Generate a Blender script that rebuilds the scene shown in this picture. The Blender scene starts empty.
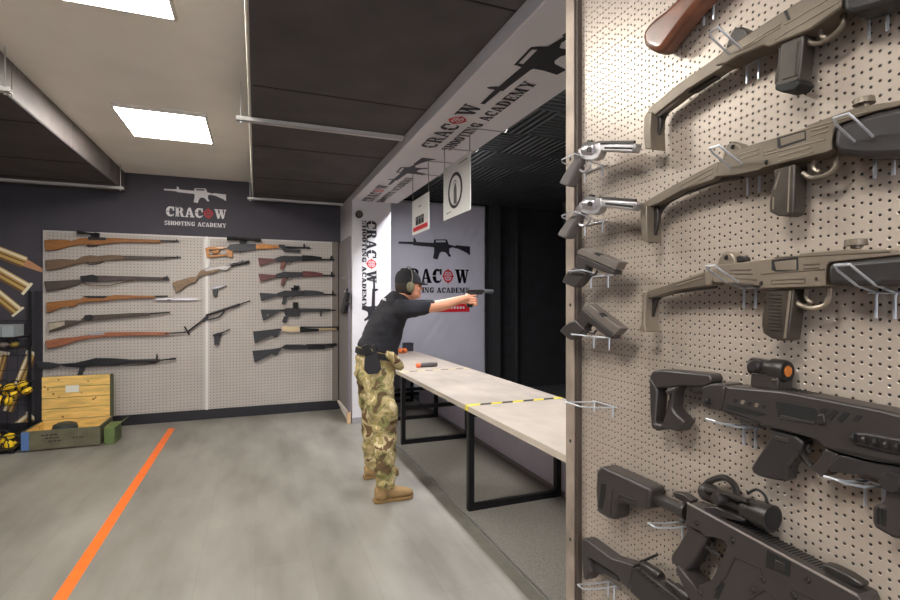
import bpy, bmesh, math, random
from mathutils import Vector, Matrix, noise
C = bpy.context.scene.collection
S = bpy.context.scene
R = math.radians
random.seed(7)
# ------------------------------------------------------------------ camera
TH = math.atan(194/500); SN, CS = math.sin(TH), math.cos(TH)
H = 1.5
cam = bpy.data.objects.new('camera', bpy.data.cameras.new('camera'))
C.objects.link(cam); cam.location = (0, 0, H); cam.rotation_euler = (R(90), 0, -TH)
cam.data.lens = 20; cam.data.sensor_width = 36; cam.data.clip_start = 0.02
S.camera = cam
S.view_settings.view_transform = 'Standard'; S.view_settings.look = 'None'
S.view_settings.gamma = 1; S.view_settings.use_curve_mapping = False
S.view_settings.exposure = 0.55
# ------------------------------------------------------------------ world
w = bpy.data.worlds.new('world'); S.world = w; w.use_nodes = True
w.node_tree.nodes['Background'].inputs[0].default_value = (0.9, 0.92, 1, 1)
w.node_tree.nodes['Background'].inputs[1].default_value = 3.6  # fill daylight, enters through the window added behind the camera
PANEL = 30.0      # emission of the ceiling panels
# lamp over the firing line, tucked behind the white beam
def area(name, loc, rot, sx, sy, power, col=(1, 1, 1)):
    l = bpy.data.lights.new(name, 'AREA'); l.shape = 'RECTANGLE'; l.size = sx; l.size_y = sy
    l.energy = power; l.color = col
    o = bpy.data.objects.new(name, l); C.objects.link(o); o.location = loc; o.rotation_euler = rot
    return o
area('range_lamp', (1.80, 5.2, 2.93), (0, R(4), 0), 0.10, 1.1, 44, (0.93, 0.95, 1))
area('range_lamp', (1.80, 2.9, 2.93), (0, R(4), 0), 0.10, 1.1, 34, (0.93, 0.95, 1))

# ------------------------------------------------------------------ helpers
def lin(c):
    return tuple((x/12.92 if x <= .04045 else ((x+.055)/1.055)**2.4) for x in [v/255 for v in c])
def P(px, py, ax, val):
    """point of a plane that the photo shows at px, py"""
    r = (px-450)/500; u = (300.5-py)/500
    d = Vector((SN + r*CS, CS - r*SN, u))
    t = val/d[ax] if ax < 2 else (val-H)/u
    return Vector((d.x*t, d.y*t, H + d.z*t))
MATS = {}
def mat(name, col, rough=.6, metal=0, var=0, scale=8, bump=0, bscale=60, emit=0, stretch=None, col2=None, spec=None, coat=0):
    if name in MATS: return MATS[name]
    m = bpy.data.materials.new(name); m.use_nodes = True; nt = m.node_tree
    b = nt.nodes['Principled BSDF']
    c = lin(col)
    b.inputs['Base Color'].default_value = (*c, 1)
    b.inputs['Roughness'].default_value = rough; b.inputs['Metallic'].default_value = metal
    if spec is not None: b.inputs['Specular IOR Level'].default_value = spec
    if coat: b.inputs['Coat Weight'].default_value = coat
    tc = nt.nodes.new('ShaderNodeTexCoord'); mp = nt.nodes.new('ShaderNodeMapping')
    nt.links.new(tc.outputs['Object'], mp.inputs[0])
    if stretch: mp.inputs['Scale'].default_value = stretch
    if var or col2:
        n = nt.nodes.new('ShaderNodeTexNoise'); n.inputs['Scale'].default_value = scale; n.inputs['Detail'].default_value = 5
        nt.links.new(mp.outputs[0], n.inputs[0])
        rp = nt.nodes.new('ShaderNodeValToRGB'); nt.links.new(n.outputs[0], rp.inputs[0])
        a = tuple(max(0, x*(1-var)) for x in c); z = lin(col2) if col2 else tuple(min(1, x*(1+var)) for x in c)
        rp.color_ramp.elements[0].position = .32; rp.color_ramp.elements[1].position = .68
        rp.color_ramp.elements[0].color = (*a, 1); rp.color_ramp.elements[1].color = (*z, 1)
        nt.links.new(rp.outputs[0], b.inputs['Base Color'])
    if bump:
        n2 = nt.nodes.new('ShaderNodeTexNoise'); n2.inputs['Scale'].default_value = bscale
        nt.links.new(mp.outputs[0], n2.inputs[0])
        bp = nt.nodes.new('ShaderNodeBump'); bp.inputs['Strength'].default_value = bump; bp.inputs['Distance'].default_value = .005
        nt.links.new(n2.outputs[0], bp.inputs['Height']); nt.links.new(bp.outputs[0], b.inputs['Normal'])
    if emit:
        b.inputs['Emission Color'].default_value = (*c, 1); b.inputs['Emission Strength'].default_value = emit
    MATS[name] = m
    return m
def nodes(m): return m.node_tree.nodes, m.node_tree.links, m.node_tree.nodes['Principled BSDF']
def mth(nt, op, a, b=None, c=None):
    n = nt.nodes.new('ShaderNodeMath'); n.operation = op
    for i, v in enumerate((a, b, c)):
        if v is None: continue
        if isinstance(v, (int, float)): n.inputs[i].default_value = v
        else: nt.links.new(v, n.inputs[i])
    return n.outputs[0]

ROOT = {}
def root_off(p):
    while p is not None and p.parent is not None: p = p.parent
    return Vector(p.location) if p is not None else Vector((0, 0, 0))
def link(name, me, m=None, parent=None):
    o = bpy.data.objects.new(name, me); C.objects.link(o)
    if m is not None: me.materials.append(m)
    if parent is not None: o.parent = parent
    return o
def obj(name, bm, m, parent=None, bevel=0, seg=2, smooth=35, origin=None, kind=None):
    off = root_off(parent) if parent is not None else Vector(origin or (0, 0, 0))
    bmesh.ops.recalc_face_normals(bm, faces=bm.faces)
    if off.length: bmesh.ops.translate(bm, verts=bm.verts, vec=-off)
    me = bpy.data.meshes.new(name); bm.to_mesh(me); bm.free()
    if smooth:
        for p in me.polygons: p.use_smooth = True
        me.set_sharp_from_angle(angle=R(smooth))
    o = link(name, me, m, parent)
    if parent is None: o.location = off
    if bevel:
        b = o.modifiers.new('bevel', 'BEVEL'); b.width = bevel; b.segments = seg; b.limit_method = 'ANGLE'; b.angle_limit = R(40); b.use_clamp_overlap = True
    if kind: o['kind'] = kind
    return o
def tag(o, label, cat, group=None, kind=None):
    o['label'] = label; o['category'] = cat
    if group: o['group'] = group
    if kind: o['kind'] = kind
    return o
def thing(name, label, cat, loc, group=None):
    o = bpy.data.objects.new(name, None); C.objects.link(o); o.location = loc; o.empty_display_size = .05
    return tag(o, label, cat, group)
def plab(o, label): o['label'] = label; return o
# --- shapes, all in world coordinates
def NB(): return bmesh.new()
def box(bm, x0, x1, y0, y1, z0, z1):
    v = [bm.verts.new(p) for p in [(x0,y0,z0),(x1,y0,z0),(x1,y1,z0),(x0,y1,z0),(x0,y0,z1),(x1,y0,z1),(x1,y1,z1),(x0,y1,z1)]]
    for f in [(0,3,2,1),(4,5,6,7),(0,1,5,4),(1,2,6,5),(2,3,7,6),(3,0,4,7)]: bm.faces.new([v[i] for i in f])
    return bm
def B(*a): return box(NB(), *a)
def prism(bm, pts, vec):
    pts = [Vector(p) for p in pts]; vec = Vector(vec)
    a = [bm.verts.new(p) for p in pts]; b = [bm.verts.new(p+vec) for p in pts]
    n = len(a)
    bm.faces.new(a); bm.faces.new(b[::-1])
    for i in range(n): bm.faces.new([a[i], b[i], b[(i+1)%n], a[(i+1)%n]])
    return bm
def frames(pts):
    T = [(pts[min(i+1, len(pts)-1)]-pts[max(i-1, 0)]).normalized() for i in range(len(pts))]
    up = Vector((0, 0, 1)) if abs(T[0].z) < .9 else Vector((1, 0, 0))
    N = [(up - T[0]*up.dot(T[0])).normalized()]
    for i in range(1, len(pts)):
        n = N[-1] - T[i]*N[-1].dot(T[i]); N.append(n.normalized())
    return T, N
def tube(bm, pts, r, seg=10, cap=True):
    pts = [Vector(p) for p in pts]; T, N = frames(pts)
    rr = r if isinstance(r, (list, tuple)) else [r]*len(pts)
    rings = []
    for p, t, n, q in zip(pts, T, N, rr):
        b = t.cross(n); q = max(q, 1e-4)
        rings.append([bm.verts.new(p + (n*math.cos(2*math.pi*k/seg) + b*math.sin(2*math.pi*k/seg))*q) for k in range(seg)])
    for A, D in zip(rings, rings[1:]):
        for k in range(seg): bm.faces.new([A[k], A[(k+1)%seg], D[(k+1)%seg], D[k]])
    if cap: bm.faces.new(rings[0][::-1]); bm.faces.new(rings[-1])
    return bm
def lathe(bm, a, b, prof, seg=20):
    a = Vector(a); b = Vector(b)
    pts, rr = [], []
    for t, r in prof: pts.append(a.lerp(b, t)); rr.append(r)
    T = (b-a).normalized(); up = Vector((0, 0, 1)) if abs(T.z) < .9 else Vector((1, 0, 0))
    n = (up-T*up.dot(T)).normalized(); bb = T.cross(n); rings = []
    for p, q in zip(pts, rr):
        rings.append([bm.verts.new(p + (n*math.cos(2*math.pi*k/seg) + bb*math.sin(2*math.pi*k/seg))*max(q, 1e-4)) for k in range(seg)])
    for A, D in zip(rings, rings[1:]):
        for k in range(seg): bm.faces.new([A[k], A[(k+1)%seg], D[(k+1)%seg], D[k]])
    bm.faces.new(rings[0][::-1]); bm.faces.new(rings[-1])
    return bm
def spl(pts, n=6):
    pts = [Vector(p) for p in pts]; out = []
    Q = [pts[0]*2-pts[1]] + pts + [pts[-1]*2-pts[-2]]
    for i in range(1, len(Q)-2):
        for k in range(n):
            t = k/n; a, b, c, d = Q[i-1:i+3]
            out.append(.5*((2*b)+(c-a)*t+(2*a-5*b+4*c-d)*t*t+(3*b-a-3*c+d)*t**3))
    out.append(pts[-1]); return out
def ellipsoid(bm, c, r, rot=None, u=16, v=10):
    M = Matrix.Translation(Vector(c)) @ (rot.to_4x4() if rot else Matrix()) @ Matrix.Diagonal((*r, 1))
    bmesh.ops.create_uvsphere(bm, u_segments=u, v_segments=v, radius=1, matrix=M)
    return bm
# ------------------------------------------------------------------ setting materials
M_ceil = mat('ceiling_paint', (244, 238, 228), .9, var=.04, scale=2)
M_navy = mat('dark_wall_paint', (72, 68, 76), .75, var=.06, scale=3)
M_white = mat('white_paint', (210, 206, 209), .6, var=.03, scale=3)
M_black = mat('black_matte', (26, 25, 26), .7, var=.15, scale=20)
M_blackmetal = mat('black_powder_coat', (24, 24, 27), .45, .2)
M_duct = mat('black_duct_insulation', (76, 70, 71), .8, var=.2, scale=3, bump=.25, bscale=20)
M_duct2 = mat('grey_duct_foil', (122, 114, 112), .55, .3, var=.15, scale=4)
M_galv = mat('galvanised_steel', (215, 215, 215), .35, .9)
M_rail = mat('white_channel', (200, 197, 192), .5, .3)
M_chrome = mat('bright_wire', (196, 200, 208), .3, .6)
M_darkfoam = mat('dark_wall_foam', (30, 29, 31), .95, var=.2, scale=6)
M_carpet = mat('grey_carpet', (138, 133, 127), .98, var=.22, scale=90, bump=.4, bscale=300)
M_band = mat('dark_grey_vinyl', (118, 114, 106), .6, var=.1, scale=10)
M_text = mat('print_black', (28, 26, 34), .55)
M_textw = mat('print_white', (222, 218, 220), .55)
M_red = mat('print_red', (205, 40, 50), .55)

# floor: pale vinyl planks
M_floor = mat('vinyl_plank_floor', (176, 172, 164), .45)
nt = M_floor.node_tree; N_, L_, b_ = nodes(M_floor)
tc = N_.new('ShaderNodeTexCoord')
mp = N_.new('ShaderNodeMapping'); mp.inputs['Scale'].default_value = (2.2, .7, 1); mp.inputs['Rotation'].default_value[2] = R(12)
L_.new(tc.outputs['Object'], mp.inputs[0])
n1 = N_.new('ShaderNodeTexNoise'); n1.inputs['Scale'].default_value = 1.5; n1.inputs['Detail'].default_value = 9; n1.inputs['Roughness'].default_value = .5; n1.inputs['Distortion'].default_value = .05
L_.new(mp.outputs[0], n1.inputs[0])
rp = N_.new('ShaderNodeValToRGB'); L_.new(n1.outputs[0], rp.inputs[0])
e = rp.color_ramp.elements; e[0].position = .30; e[0].color = (*lin((112, 107, 99)), 1); e[1].position = .68; e[1].color = (*lin((147, 142, 134)), 1)
k = rp.color_ramp.elements.new(.48); k.color = (*lin((132, 127, 119)), 1)
br = N_.new('ShaderNodeTexBrick'); br.inputs['Scale'].default_value = 1
mp2 = N_.new('ShaderNodeMapping'); mp2.inputs['Rotation'].default_value[2] = R(90); L_.new(tc.outputs['Object'], mp2.inputs[0]); L_.new(mp2.outputs[0], br.inputs[0])
br.inputs['Brick Width'].default_value = 1.2; br.inputs['Row Height'].default_value = .3; br.inputs['Mortar Size'].default_value = .0022
br.inputs['Color1'].default_value = (1, 1, 1, 1); br.inputs['Color2'].default_value = (.93, .93, .92, 1); br.inputs['Mortar'].default_value = (.80, .79, .78, 1)
mx = N_.new('ShaderNodeMix'); mx.data_type = 'RGBA'; mx.blend_type = 'MULTIPLY'; mx.inputs[0].default_value = .8
L_.new(rp.outputs[0], mx.inputs[6]); L_.new(br.outputs[0], mx.inputs[7]); L_.new(mx.outputs[2], b_.inputs['Base Color'])

# near perforated sheet: columns of punched holes, every other column wider spaced
def perforated(name, col, px_, p1, p2, rad, rough, metal, axis, dark=(.012, .01, .01), dirt=.08):
    m = mat(name, col, rough, metal); nt = m.node_tree; N_, L_, b_ = nodes(m)
    tc = N_.new('ShaderNodeTexCoord'); sp = N_.new('ShaderNodeSeparateXYZ'); L_.new(tc.outputs['Object'], sp.inputs[0])
    h = sp.outputs[axis]; v = sp.outputs[2]
    hc = mth(nt, 'DIVIDE', h, px_); col_i = mth(nt, 'FLOOR', hc); fh = mth(nt, 'SUBTRACT', mth(nt, 'FRACT', hc), .5)
    dh = mth(nt, 'MULTIPLY', fh, px_)
    par = mth(nt, 'MODULO', mth(nt, 'ABSOLUTE', col_i), 2)
    ps = mth(nt, 'ADD', mth(nt, 'MULTIPLY', par, p2-p1), p1)
    vc = mth(nt, 'DIVIDE', v, ps); fv = mth(nt, 'SUBTRACT', mth(nt, 'FRACT', vc), .5)
    dv = mth(nt, 'MULTIPLY', fv, ps)
    dist = mth(nt, 'SQRT', mth(nt, 'ADD', mth(nt, 'MULTIPLY', dh, dh), mth(nt, 'MULTIPLY', dv, dv)))
    mask = mth(nt, 'LESS_THAN', dist, rad)
    n = N_.new('ShaderNodeTexNoise'); n.inputs['Scale'].default_value = 3.5; n.inputs['Detail'].default_value = 6; L_.new(tc.outputs['Object'], n.inputs[0])
    rp = N_.new('ShaderNodeValToRGB'); L_.new(n.outputs[0], rp.inputs[0]); c = lin(col)
    rp.color_ramp.elements[0].position = .3; rp.color_ramp.elements[0].color = (*[x*(1-dirt) for x in c], 1)
    rp.color_ramp.elements[1].position = .7; rp.color_ramp.elements[1].color = (*[min(1, x*(1+dirt)) for x in c], 1)
    mx = N_.new('ShaderNodeMix'); mx.data_type = 'RGBA'; L_.new(mask, mx.inputs[0]); L_.new(rp.outputs[0], mx.inputs[6]); mx.inputs[7].default_value = (*dark, 1)
    L_.new(mx.outputs[2], b_.inputs['Base Color'])
    inv = mth(nt, 'SUBTRACT', 1.0, mask); L_.new(mth(nt, 'MULTIPLY', inv, metal), b_.inputs['Metallic'])
    bp = N_.new('ShaderNodeBump'); bp.inputs['Strength'].default_value = .6; bp.inputs['Distance'].default_value = .002
    sm = N_.new('ShaderNodeMapRange'); sm.inputs[1].default_value = rad*.8; sm.inputs[2].default_value = rad*1.5; L_.new(dist, sm.inputs[0])
    L_.new(sm.outputs[0], bp.inputs['Height']); L_.new(bp.outputs[0], b_.inputs['Normal'])
    return m
M_perf = perforated('perforated_steel', (172, 159, 147), .0118, .0133, .0218, .0021, .34, .3, 1)
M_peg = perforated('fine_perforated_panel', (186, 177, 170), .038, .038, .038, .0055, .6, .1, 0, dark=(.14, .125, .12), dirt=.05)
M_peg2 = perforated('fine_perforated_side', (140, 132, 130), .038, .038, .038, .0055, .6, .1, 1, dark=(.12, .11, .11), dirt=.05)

# ribbed acoustic foam on the range ceiling, alternating tile direction
M_foam = mat('ribbed_foam', (44, 46, 46), .9); nt = M_foam.node_tree; N_, L_, b_ = nodes(M_foam)
tc = N_.new('ShaderNodeTexCoord'); sp = N_.new('ShaderNodeSeparateXYZ'); L_.new(tc.outputs['Object'], sp.inputs[0])
sx = mth(nt, 'SINE', mth(nt, 'MULTIPLY', sp.outputs[0], 2*math.pi/.07)); sy = mth(nt, 'SINE', mth(nt, 'MULTIPLY', sp.outputs[1], 2*math.pi/.07))
ck = N_.new('ShaderNodeTexChecker'); ck.inputs['Scale'].default_value = 1/.6; L_.new(tc.outputs['Object'], ck.inputs[0])
mx = N_.new('ShaderNodeMix'); L_.new(ck.outputs['Fac'], mx.inputs[0]); L_.new(sx, mx.inputs[2]); L_.new(sy, mx.inputs[3])
rp = N_.new('ShaderNodeValToRGB'); L_.new(mth(nt, 'ADD', mth(nt, 'MULTIPLY', mx.outputs[0], .5), .5), rp.inputs[0])
rp.color_ramp.elements[0].position = .25; rp.color_ramp.elements[0].color = (*lin((12, 13, 13)), 1)
rp.color_ramp.elements[1].position = .7; rp.color_ramp.elements[1].color = (*lin((64, 67, 66)), 1)
L_.new(rp.outputs[0], b_.inputs['Base Color'])
bp = N_.new('ShaderNodeBump'); bp.inputs['Distance'].default_value = .02; L_.new(mx.outputs[0], bp.inputs['Height']); L_.new(bp.outputs[0], b_.inputs['Normal'])

# ------------------------------------------------------------------ structure
X0, Y0, Y1, ZC = -3.3, -3.2, 7.0, 3.03
def st(name, bm, m, **k): return obj(name, bm, m, smooth=0, kind='structure', **k)
st('floor', B(X0, 1.275, Y0, Y1, -.1, 0), M_floor)
st('trim_1', B(1.275, 1.352, Y0, 6.09, -.1, .0005), M_band)                # dark vinyl band along the firing line
st('trim_2', B(1.352, 1.366, Y0, 6.09, -.1, .006), M_galv)                 # metal carpet edge
st('floor_range', B(1.366, 2.24, Y0, 7.6, -.1, .002), M_carpet)
st('floor_far', B(2.24, 10, Y0, 7.6, -.1, .002), mat('dark_range_floor', (44, 43, 44), .95, var=.2, scale=8))
st('ceiling', B(X0, 1.09, Y0, Y1, ZC, ZC+.1), M_ceil)
st('wall_back', B(X0, 1.09, Y1, Y1+.1, 0, ZC+.1), M_navy)
wb = bpy.data.objects['wall_back']
st('wall_left', B(X0-.1, X0, Y0, Y1+.1, 0, ZC+.1), M_navy)
bm = NB(); box(bm, X0, -2.9, Y0-.1, Y0, 0, 3.2); box(bm, .6, 10, Y0-.1, Y0, 0, 3.2); box(bm, -2.9, .6, Y0-.1, Y0, 0, .9); box(bm, -2.9, .6, Y0-.1, Y0, 2.7, 3.2)
st('wall_front', bm, M_white)
bm = NB()
for x_ in (-2.9, -1.75, -.6, .55): box(bm, x_, x_+.05, Y0-.08, Y0-.03, .9, 2.7)
for a_, b_2 in ((-2.85, -1.75), (-1.7, -.6), (-.55, .55)):
    for z_ in (.9, 2.65): box(bm, a_, b_2, Y0-.08, Y0-.03, z_, z_+.05)
st('added_window', bm, M_white)  # unseen window added behind the camera to brighten the ceiling and back wall
st('ceiling_range', B(1.09, 10, Y0, 7.6, 3.08, 3.2), M_foam)
st('wall_range', B(1.09, 10, 7.55, 7.65, 0, 3.2), M_darkfoam)
st('wall_right', B(10, 10.1, Y0, 7.65, 0, 3.2), M_darkfoam)
beam = st('trim_3', B(1.09, 1.66, Y0, 6.09, 2.71, 3.08), M_white, bevel=.006)     # the white boxed beam over the table
pil = st('wall_pillar', B(1.09, 1.57, 6.09, 7.55, 0, 3.08), M_white)
st('baseboard_back', B(X0, 1.06, 6.965, 7.0, 0, .122), mat('black_skirting', (30, 28, 34), .5))
st('baseboard_pillar', B(1.085, 1.575, 6.078, 6.09, 0, .07), mat('grey_skirting', (150, 148, 150), .6))
# low partition behind the table
st('wall_low', B(2.20, 2.24, Y0, 6.9, 0, .62), mat('pale_partition', (226, 218, 234), .6, var=.08, scale=3))
st('baseboard_low', B(2.188, 2.20, Y0, 6.9, 0, .03), mat('pale_kerb', (150, 146, 148), .7))
# dark posts and cross beam in the range
st('trim_4', B(3.62, 3.74, 7.35, 7.55, 0, 3.08), mat('range_post', (40, 41, 42), .8))
st('trim_5', B(4.05, 4.10, 7.42, 7.55, 0, 3.08), mat('range_post', (40, 41, 42), .8))
st('trim_6', B(4.6, 9.9, 6.6, 6.85, 2.62, 3.08), mat('range_beam', (34, 34, 36), .8))

# ------------------------------------------------------------------ back wall perforated panels
def panel(nm, lab, x0, x1):
    t = thing(nm, lab, 'pegboard', ((x0+x1)/2, 6.98, .124), 'perforated display panels on the back wall')
    obj('perforated_sheet', B(x0, x1, 6.975, 6.998, .125, 2.295), M_peg, t, smooth=0)
    rim = NB(); w_ = .022
    box(rim, x0, x1, 6.966, 6.976, 2.272, 2.295); box(rim, x0, x0+w_, 6.966, 6.976, .125, 2.27)
    box(rim, x1-w_, x1, 6.966, 6.976, .125, 2.27)
    obj('edge_trim', rim, mat('pale_metal_edge', (196, 190, 186), .5, .3), t, smooth=0)
    return t
panel('wall_pegboard', 'wide perforated grey panel behind the seven long rifles at the left', -2.257, -.588)
panel('wall_pegboard', 'perforated grey panel with the assault rifles and shotguns under the white lettering', -.566, .972)
s = obj('joint_strip', B(-.589, -.565, 6.960, 6.976, .12, 2.295), mat('white_strip', (226, 222, 216), .5), smooth=0, origin=(-.577, 6.97, .12))
tag(s, 'thin white vertical joint strip between the two back wall panels', 'trim strip')
t = thing('side_pegboard', 'narrow perforated panel on the short return wall left of the white pillar', 'pegboard', (1.07, 6.5, .13))
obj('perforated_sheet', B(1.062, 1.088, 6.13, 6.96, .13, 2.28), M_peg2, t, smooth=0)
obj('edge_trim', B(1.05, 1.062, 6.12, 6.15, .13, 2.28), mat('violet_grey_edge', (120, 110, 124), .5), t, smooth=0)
s = obj('corner_post', B(.974, 1.05, 6.955, 6.999, .12, 2.295), mat('brown_grey_post', (120, 110, 102), .6), smooth=0, origin=(.985, 6.97, .12))
tag(s, 'slim brown-grey upright at the right edge of the back wall panels', 'post')
t = thing('wooden_bracket', 'small pale wooden foot under the narrow side panel by the pillar', 'bracket', (1.05, 6.25, 0))
bm = NB(); box(bm, 1.03, 1.075, 6.10, 6.15, 0, .13); obj('upright', bm, mat('raw_pine', (205, 170, 130), .7, var=.15, scale=20), t, .002)
bm = prism(NB(), [(1.04, 6.95, .125), (1.04, 6.15, .125), (1.04, 6.15, .02), (1.04, 6.95, .105)], (.03, 0, 0)); obj('rail', bm, mat('white_wood', (224, 214, 204), .6), t)

# ------------------------------------------------------------------ ducts, channels, rods
def duct(lab, x0, x1, y0, y1, z0, seam):
    t = thing('air_duct', lab, 'duct', ((x0+x1)/2, (y0+y1)/2, z0))
    obj('bottom_panel', B(x0, x1, y0, y1, z0, z0+.012), M_duct, t, smooth=0)
    bm = NB(); y = y0
    while y < y1-.05:
        box(bm, x0, x1, y+.004, min(y+1.15, y1)-.004, z0+.012, ZC-.004); y += 1.15
    obj('side_panel', bm, M_duct2 if seam else M_duct, t, smooth=0, bevel=.004)
    for yy in (y1-.5, y1-1.35, y1-2.5, y1-3.75, y1-5, y1-6.2, y1-7.4):
        obj('seam', B(x0+.01, x1-.005, yy, yy+.009, z0-.003, z0+.002), mat('duct_seam', (18, 16, 16), .8), t, smooth=0)
    return t
duct('black flat air duct running under the ceiling beside the white beam', -.03, 1.085, -2.9, 6.97, 2.79, False)
duct('black air duct with pale grey side at the upper left', -3.0, -1.458, -2.9, 6.97, 2.786, True)
d = obj('edge_piping', tube(NB(), [(-.04, -2.9+i*.62, 2.795+.003*math.sin(i*2.1)) for i in range(17)], .008, 8), mat('pale_seal', (214, 208, 196), .6), origin=(-.04, 2, 2.79))
tag(d, 'thin pale sealing bead along the left edge of the right-hand duct', 'seal')
def hanger(lab, x0, x1, y, z):
    t = thing('support_channel', lab, 'bracket', ((x0+x1)/2, y, z), 'channels carrying the ducts')
    bm = NB(); box(bm, x0, x1, y-.02, y+.02, z-.035, z-.031); box(bm, x0, x1, y-.02, y-.017, z-.035, z-.004); box(bm, x0, x1, y+.017, y+.02, z-.035, z-.004)
    obj('channel', bm, M_rail, t, smooth=0)
    for xx in (x0+.03, x1-.03):
        if xx > 1.0: continue
        rod = obj('threaded_rod', tube(NB(), [(xx, y, z-.05), (xx, y, ZC)], .004, 6), M_galv, t)
        obj('nut', lathe(NB(), (xx, y, z-.048), (xx, y, z-.036), [(0, .009), (1, .009)], 6), M_galv, rod)
hanger('nearer pale metal channel under the duct beside the white beam', -.13, 1.08, 3.80, 2.79)
hanger('farther pale metal channel under the duct beside the white beam', -.10, 1.08, 6.74, 2.79)
hanger('pale channel under the far end of the upper left duct', -3.1, -1.40, 6.63, 2.786)
hanger('pale channel crossing the left duct at the picture edge', -3.1, -1.38, 3.78, 2.786)

# ------------------------------------------------------------------ ceiling light panels
M_led = mat('led_diffuser', (255, 252, 244), .5, emit=PANEL)
def led(lab, x, y):
    t = thing('ceiling_light', lab, 'ceiling light', (x, y, ZC-.02), 'square light panels along the ceiling')
    bm = NB(); sx, sy = .335, .385
    for a in ((x-sx, x+sx, y-sy, y-sy+.015), (x-sx, x+sx, y+sy-.015, y+sy), (x-sx, x-sx+.015, y-sy+.015, y+sy-.015), (x+sx-.015, x+sx, y-sy+.015, y+sy-.015)):
        box(bm, *a, ZC-.03, ZC-.001)
    obj('frame', bm, mat('lamp_frame', (214, 208, 200), .5), t, smooth=0)
    obj('diffuser', B(x-sx+.015, x+sx-.015, y-sy+.015, y+sy-.015, ZC-.026, ZC-.02), M_led, t, smooth=0)
led('glowing square light panel in the middle of the pale ceiling', -.715, 4.94)
led('glowing square light panel cut by the top edge of the photo', -.73, 2.66)
led('glowing square light panel overhead behind the camera', -.73, .40)
led('glowing square light panel at the rear of the room behind the camera', -.73, -1.9)

# ------------------------------------------------------------------ lettering
def ring(cx, cy, rxo, ryo, rxi, ryi, a0, a1, n=16):
    o = [(cx+rxo*math.cos(R(a0+(a1-a0)*i/n)), cy+ryo*math.sin(R(a0+(a1-a0)*i/n))) for i in range(n+1)]
    i_ = [(cx+rxi*math.cos(R(a0+(a1-a0)*i/n)), cy+ryi*math.sin(R(a0+(a1-a0)*i/n))) for i in range(n+1)]
    return [[o[k], o[k+1], i_[k+1], i_[k]] for k in range(n)]
def rc(x0, y0, x1, y1): return [(x0, y0), (x1, y0), (x1, y1), (x0, y1)]
def stem(x, w=.28, s=.06): return [rc(x, 0, x+w, 1), rc(x-s, 0, x+w+s, .11), rc(x-s, .89, x+w+s, 1)]
G = {}
G['I'] = (.42, stem(.09))
G['C'] = (.86, ring(.44, .5, .42, .51, .12, .38, 50, 176) + ring(.44, .5, .42, .51, .12, .38, 184, 310) + [rc(.70, .60, .82, 1), [(.66, .0), (.74, .10), (.82, .26), (.76, .27)]])
G['O'] = (.90, ring(.45, .5, .44, .51, .13, .39, 98, 262) + ring(.45, .5, .44, .51, .13, .39, -82, 82))
G['G'] = (.94, G['C'][1][:-1] + [rc(.56, .06, .82, .44), rc(.5, .38, .90, .46)])
G['D'] = (.90, stem(.09) + [rc(.33, .91, .45, 1), rc(.33, 0, .45, .09)] + ring(.42, .5, .44, .5, .18, .41, -84, 84))
G['R'] = (.96, stem(.09) + [rc(.33, .91, .45, 1), rc(.33, .45, .45, .54)] + ring(.45, .725, .36, .275, .12, .19, -88, 88) + [[(.50, .48), (.74, .46), (.86, .09), (.95, .09), (.95, 0), (.68, 0), (.62, .10)]])
G['A'] = (.96, [[(.38, 1), (.56, 1), (.90, .06), (.62, .06)], [(.34, .95), (.42, .80), (.24, .09), (.10, .09)], rc(0, 0, .32, .09), rc(.54, 0, .98, .09), rc(.26, .28, .60, .37)])
G['W'] = (1.30, [[(.08, .95), (.34, .95), (.52, .20), (.42, 0), (.36, 0)], [(.46, .02), (.52, .02), (.72, .80), (.66, .95), (.62, .8)], [(.58, .95), (.84, .95), (1.0, .20), (.92, 0), (.84, 0)], [(.94, .03), (1.0, .03), (1.2, .92), (1.12, .92)], rc(0, .91, .42, 1), rc(.52, .91, .90, 1), rc(1.02, .91, 1.30, 1)])
G['S'] = (.74, ring(.37, .73, .33, .28, .12, .18, 20, 250) + ring(.37, .27, .33, .28, .12, .18, -160, 70) + [rc(.60, .68, .67, 1), rc(.05, 0, .12, .32)])
G['H'] = (1.0, stem(.08) + stem(.68) + [rc(.32, .44, .68, .54)])
G['T'] = (.86, [rc(.31, 0, .55, 1), rc(.22, 0, .64, .09), rc(0, .91, .86, 1), rc(0, .68, .07, 1), rc(.79, .68, .86, 1)])
G['N'] = (1.02, [rc(.12, 0, .20, .95), rc(.78, 0, .86, .95), [(.10, 1), (.36, 1), (.88, 0), (.68, 0)], rc(0, 0, .32, .09), rc(0, .91, .30, 1), rc(.66, .91, .98, 1)])
G['E'] = (.82, stem(.09) + [rc(.33, .91, .78, 1), rc(.33, 0, .78, .09), rc(.33, .46, .60, .54), rc(.70, .68, .78, 1), rc(.70, 0, .78, .32), rc(.56, .34, .62, .66)])
G['M'] = (1.22, [rc(.12, 0, .20, .95), rc(.84, 0, 1.08, 1), [(.10, 1), (.36, 1), (.64, .1), (.54, 0)], [(.56, .05), (.62, .05), (.92, .95), (.84, .95)], rc(0, 0, .32, .09), rc(.0, .91, .30, 1), rc(.76, 0, 1.18, .09), rc(.88, .91, 1.18, 1)])
G['Y'] = (.94, [rc(.36, 0, .60, .46), rc(.26, 0, .70, .09), [(.08, .95), (.34, .95), (.60, .42), (.38, .42)], [(.56, .46), (.62, .42), (.84, .95), (.76, .95)], rc(0, .91, .42, 1), rc(.62, .91, .94, 1)])
G[' '] = (.45, [])
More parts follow.
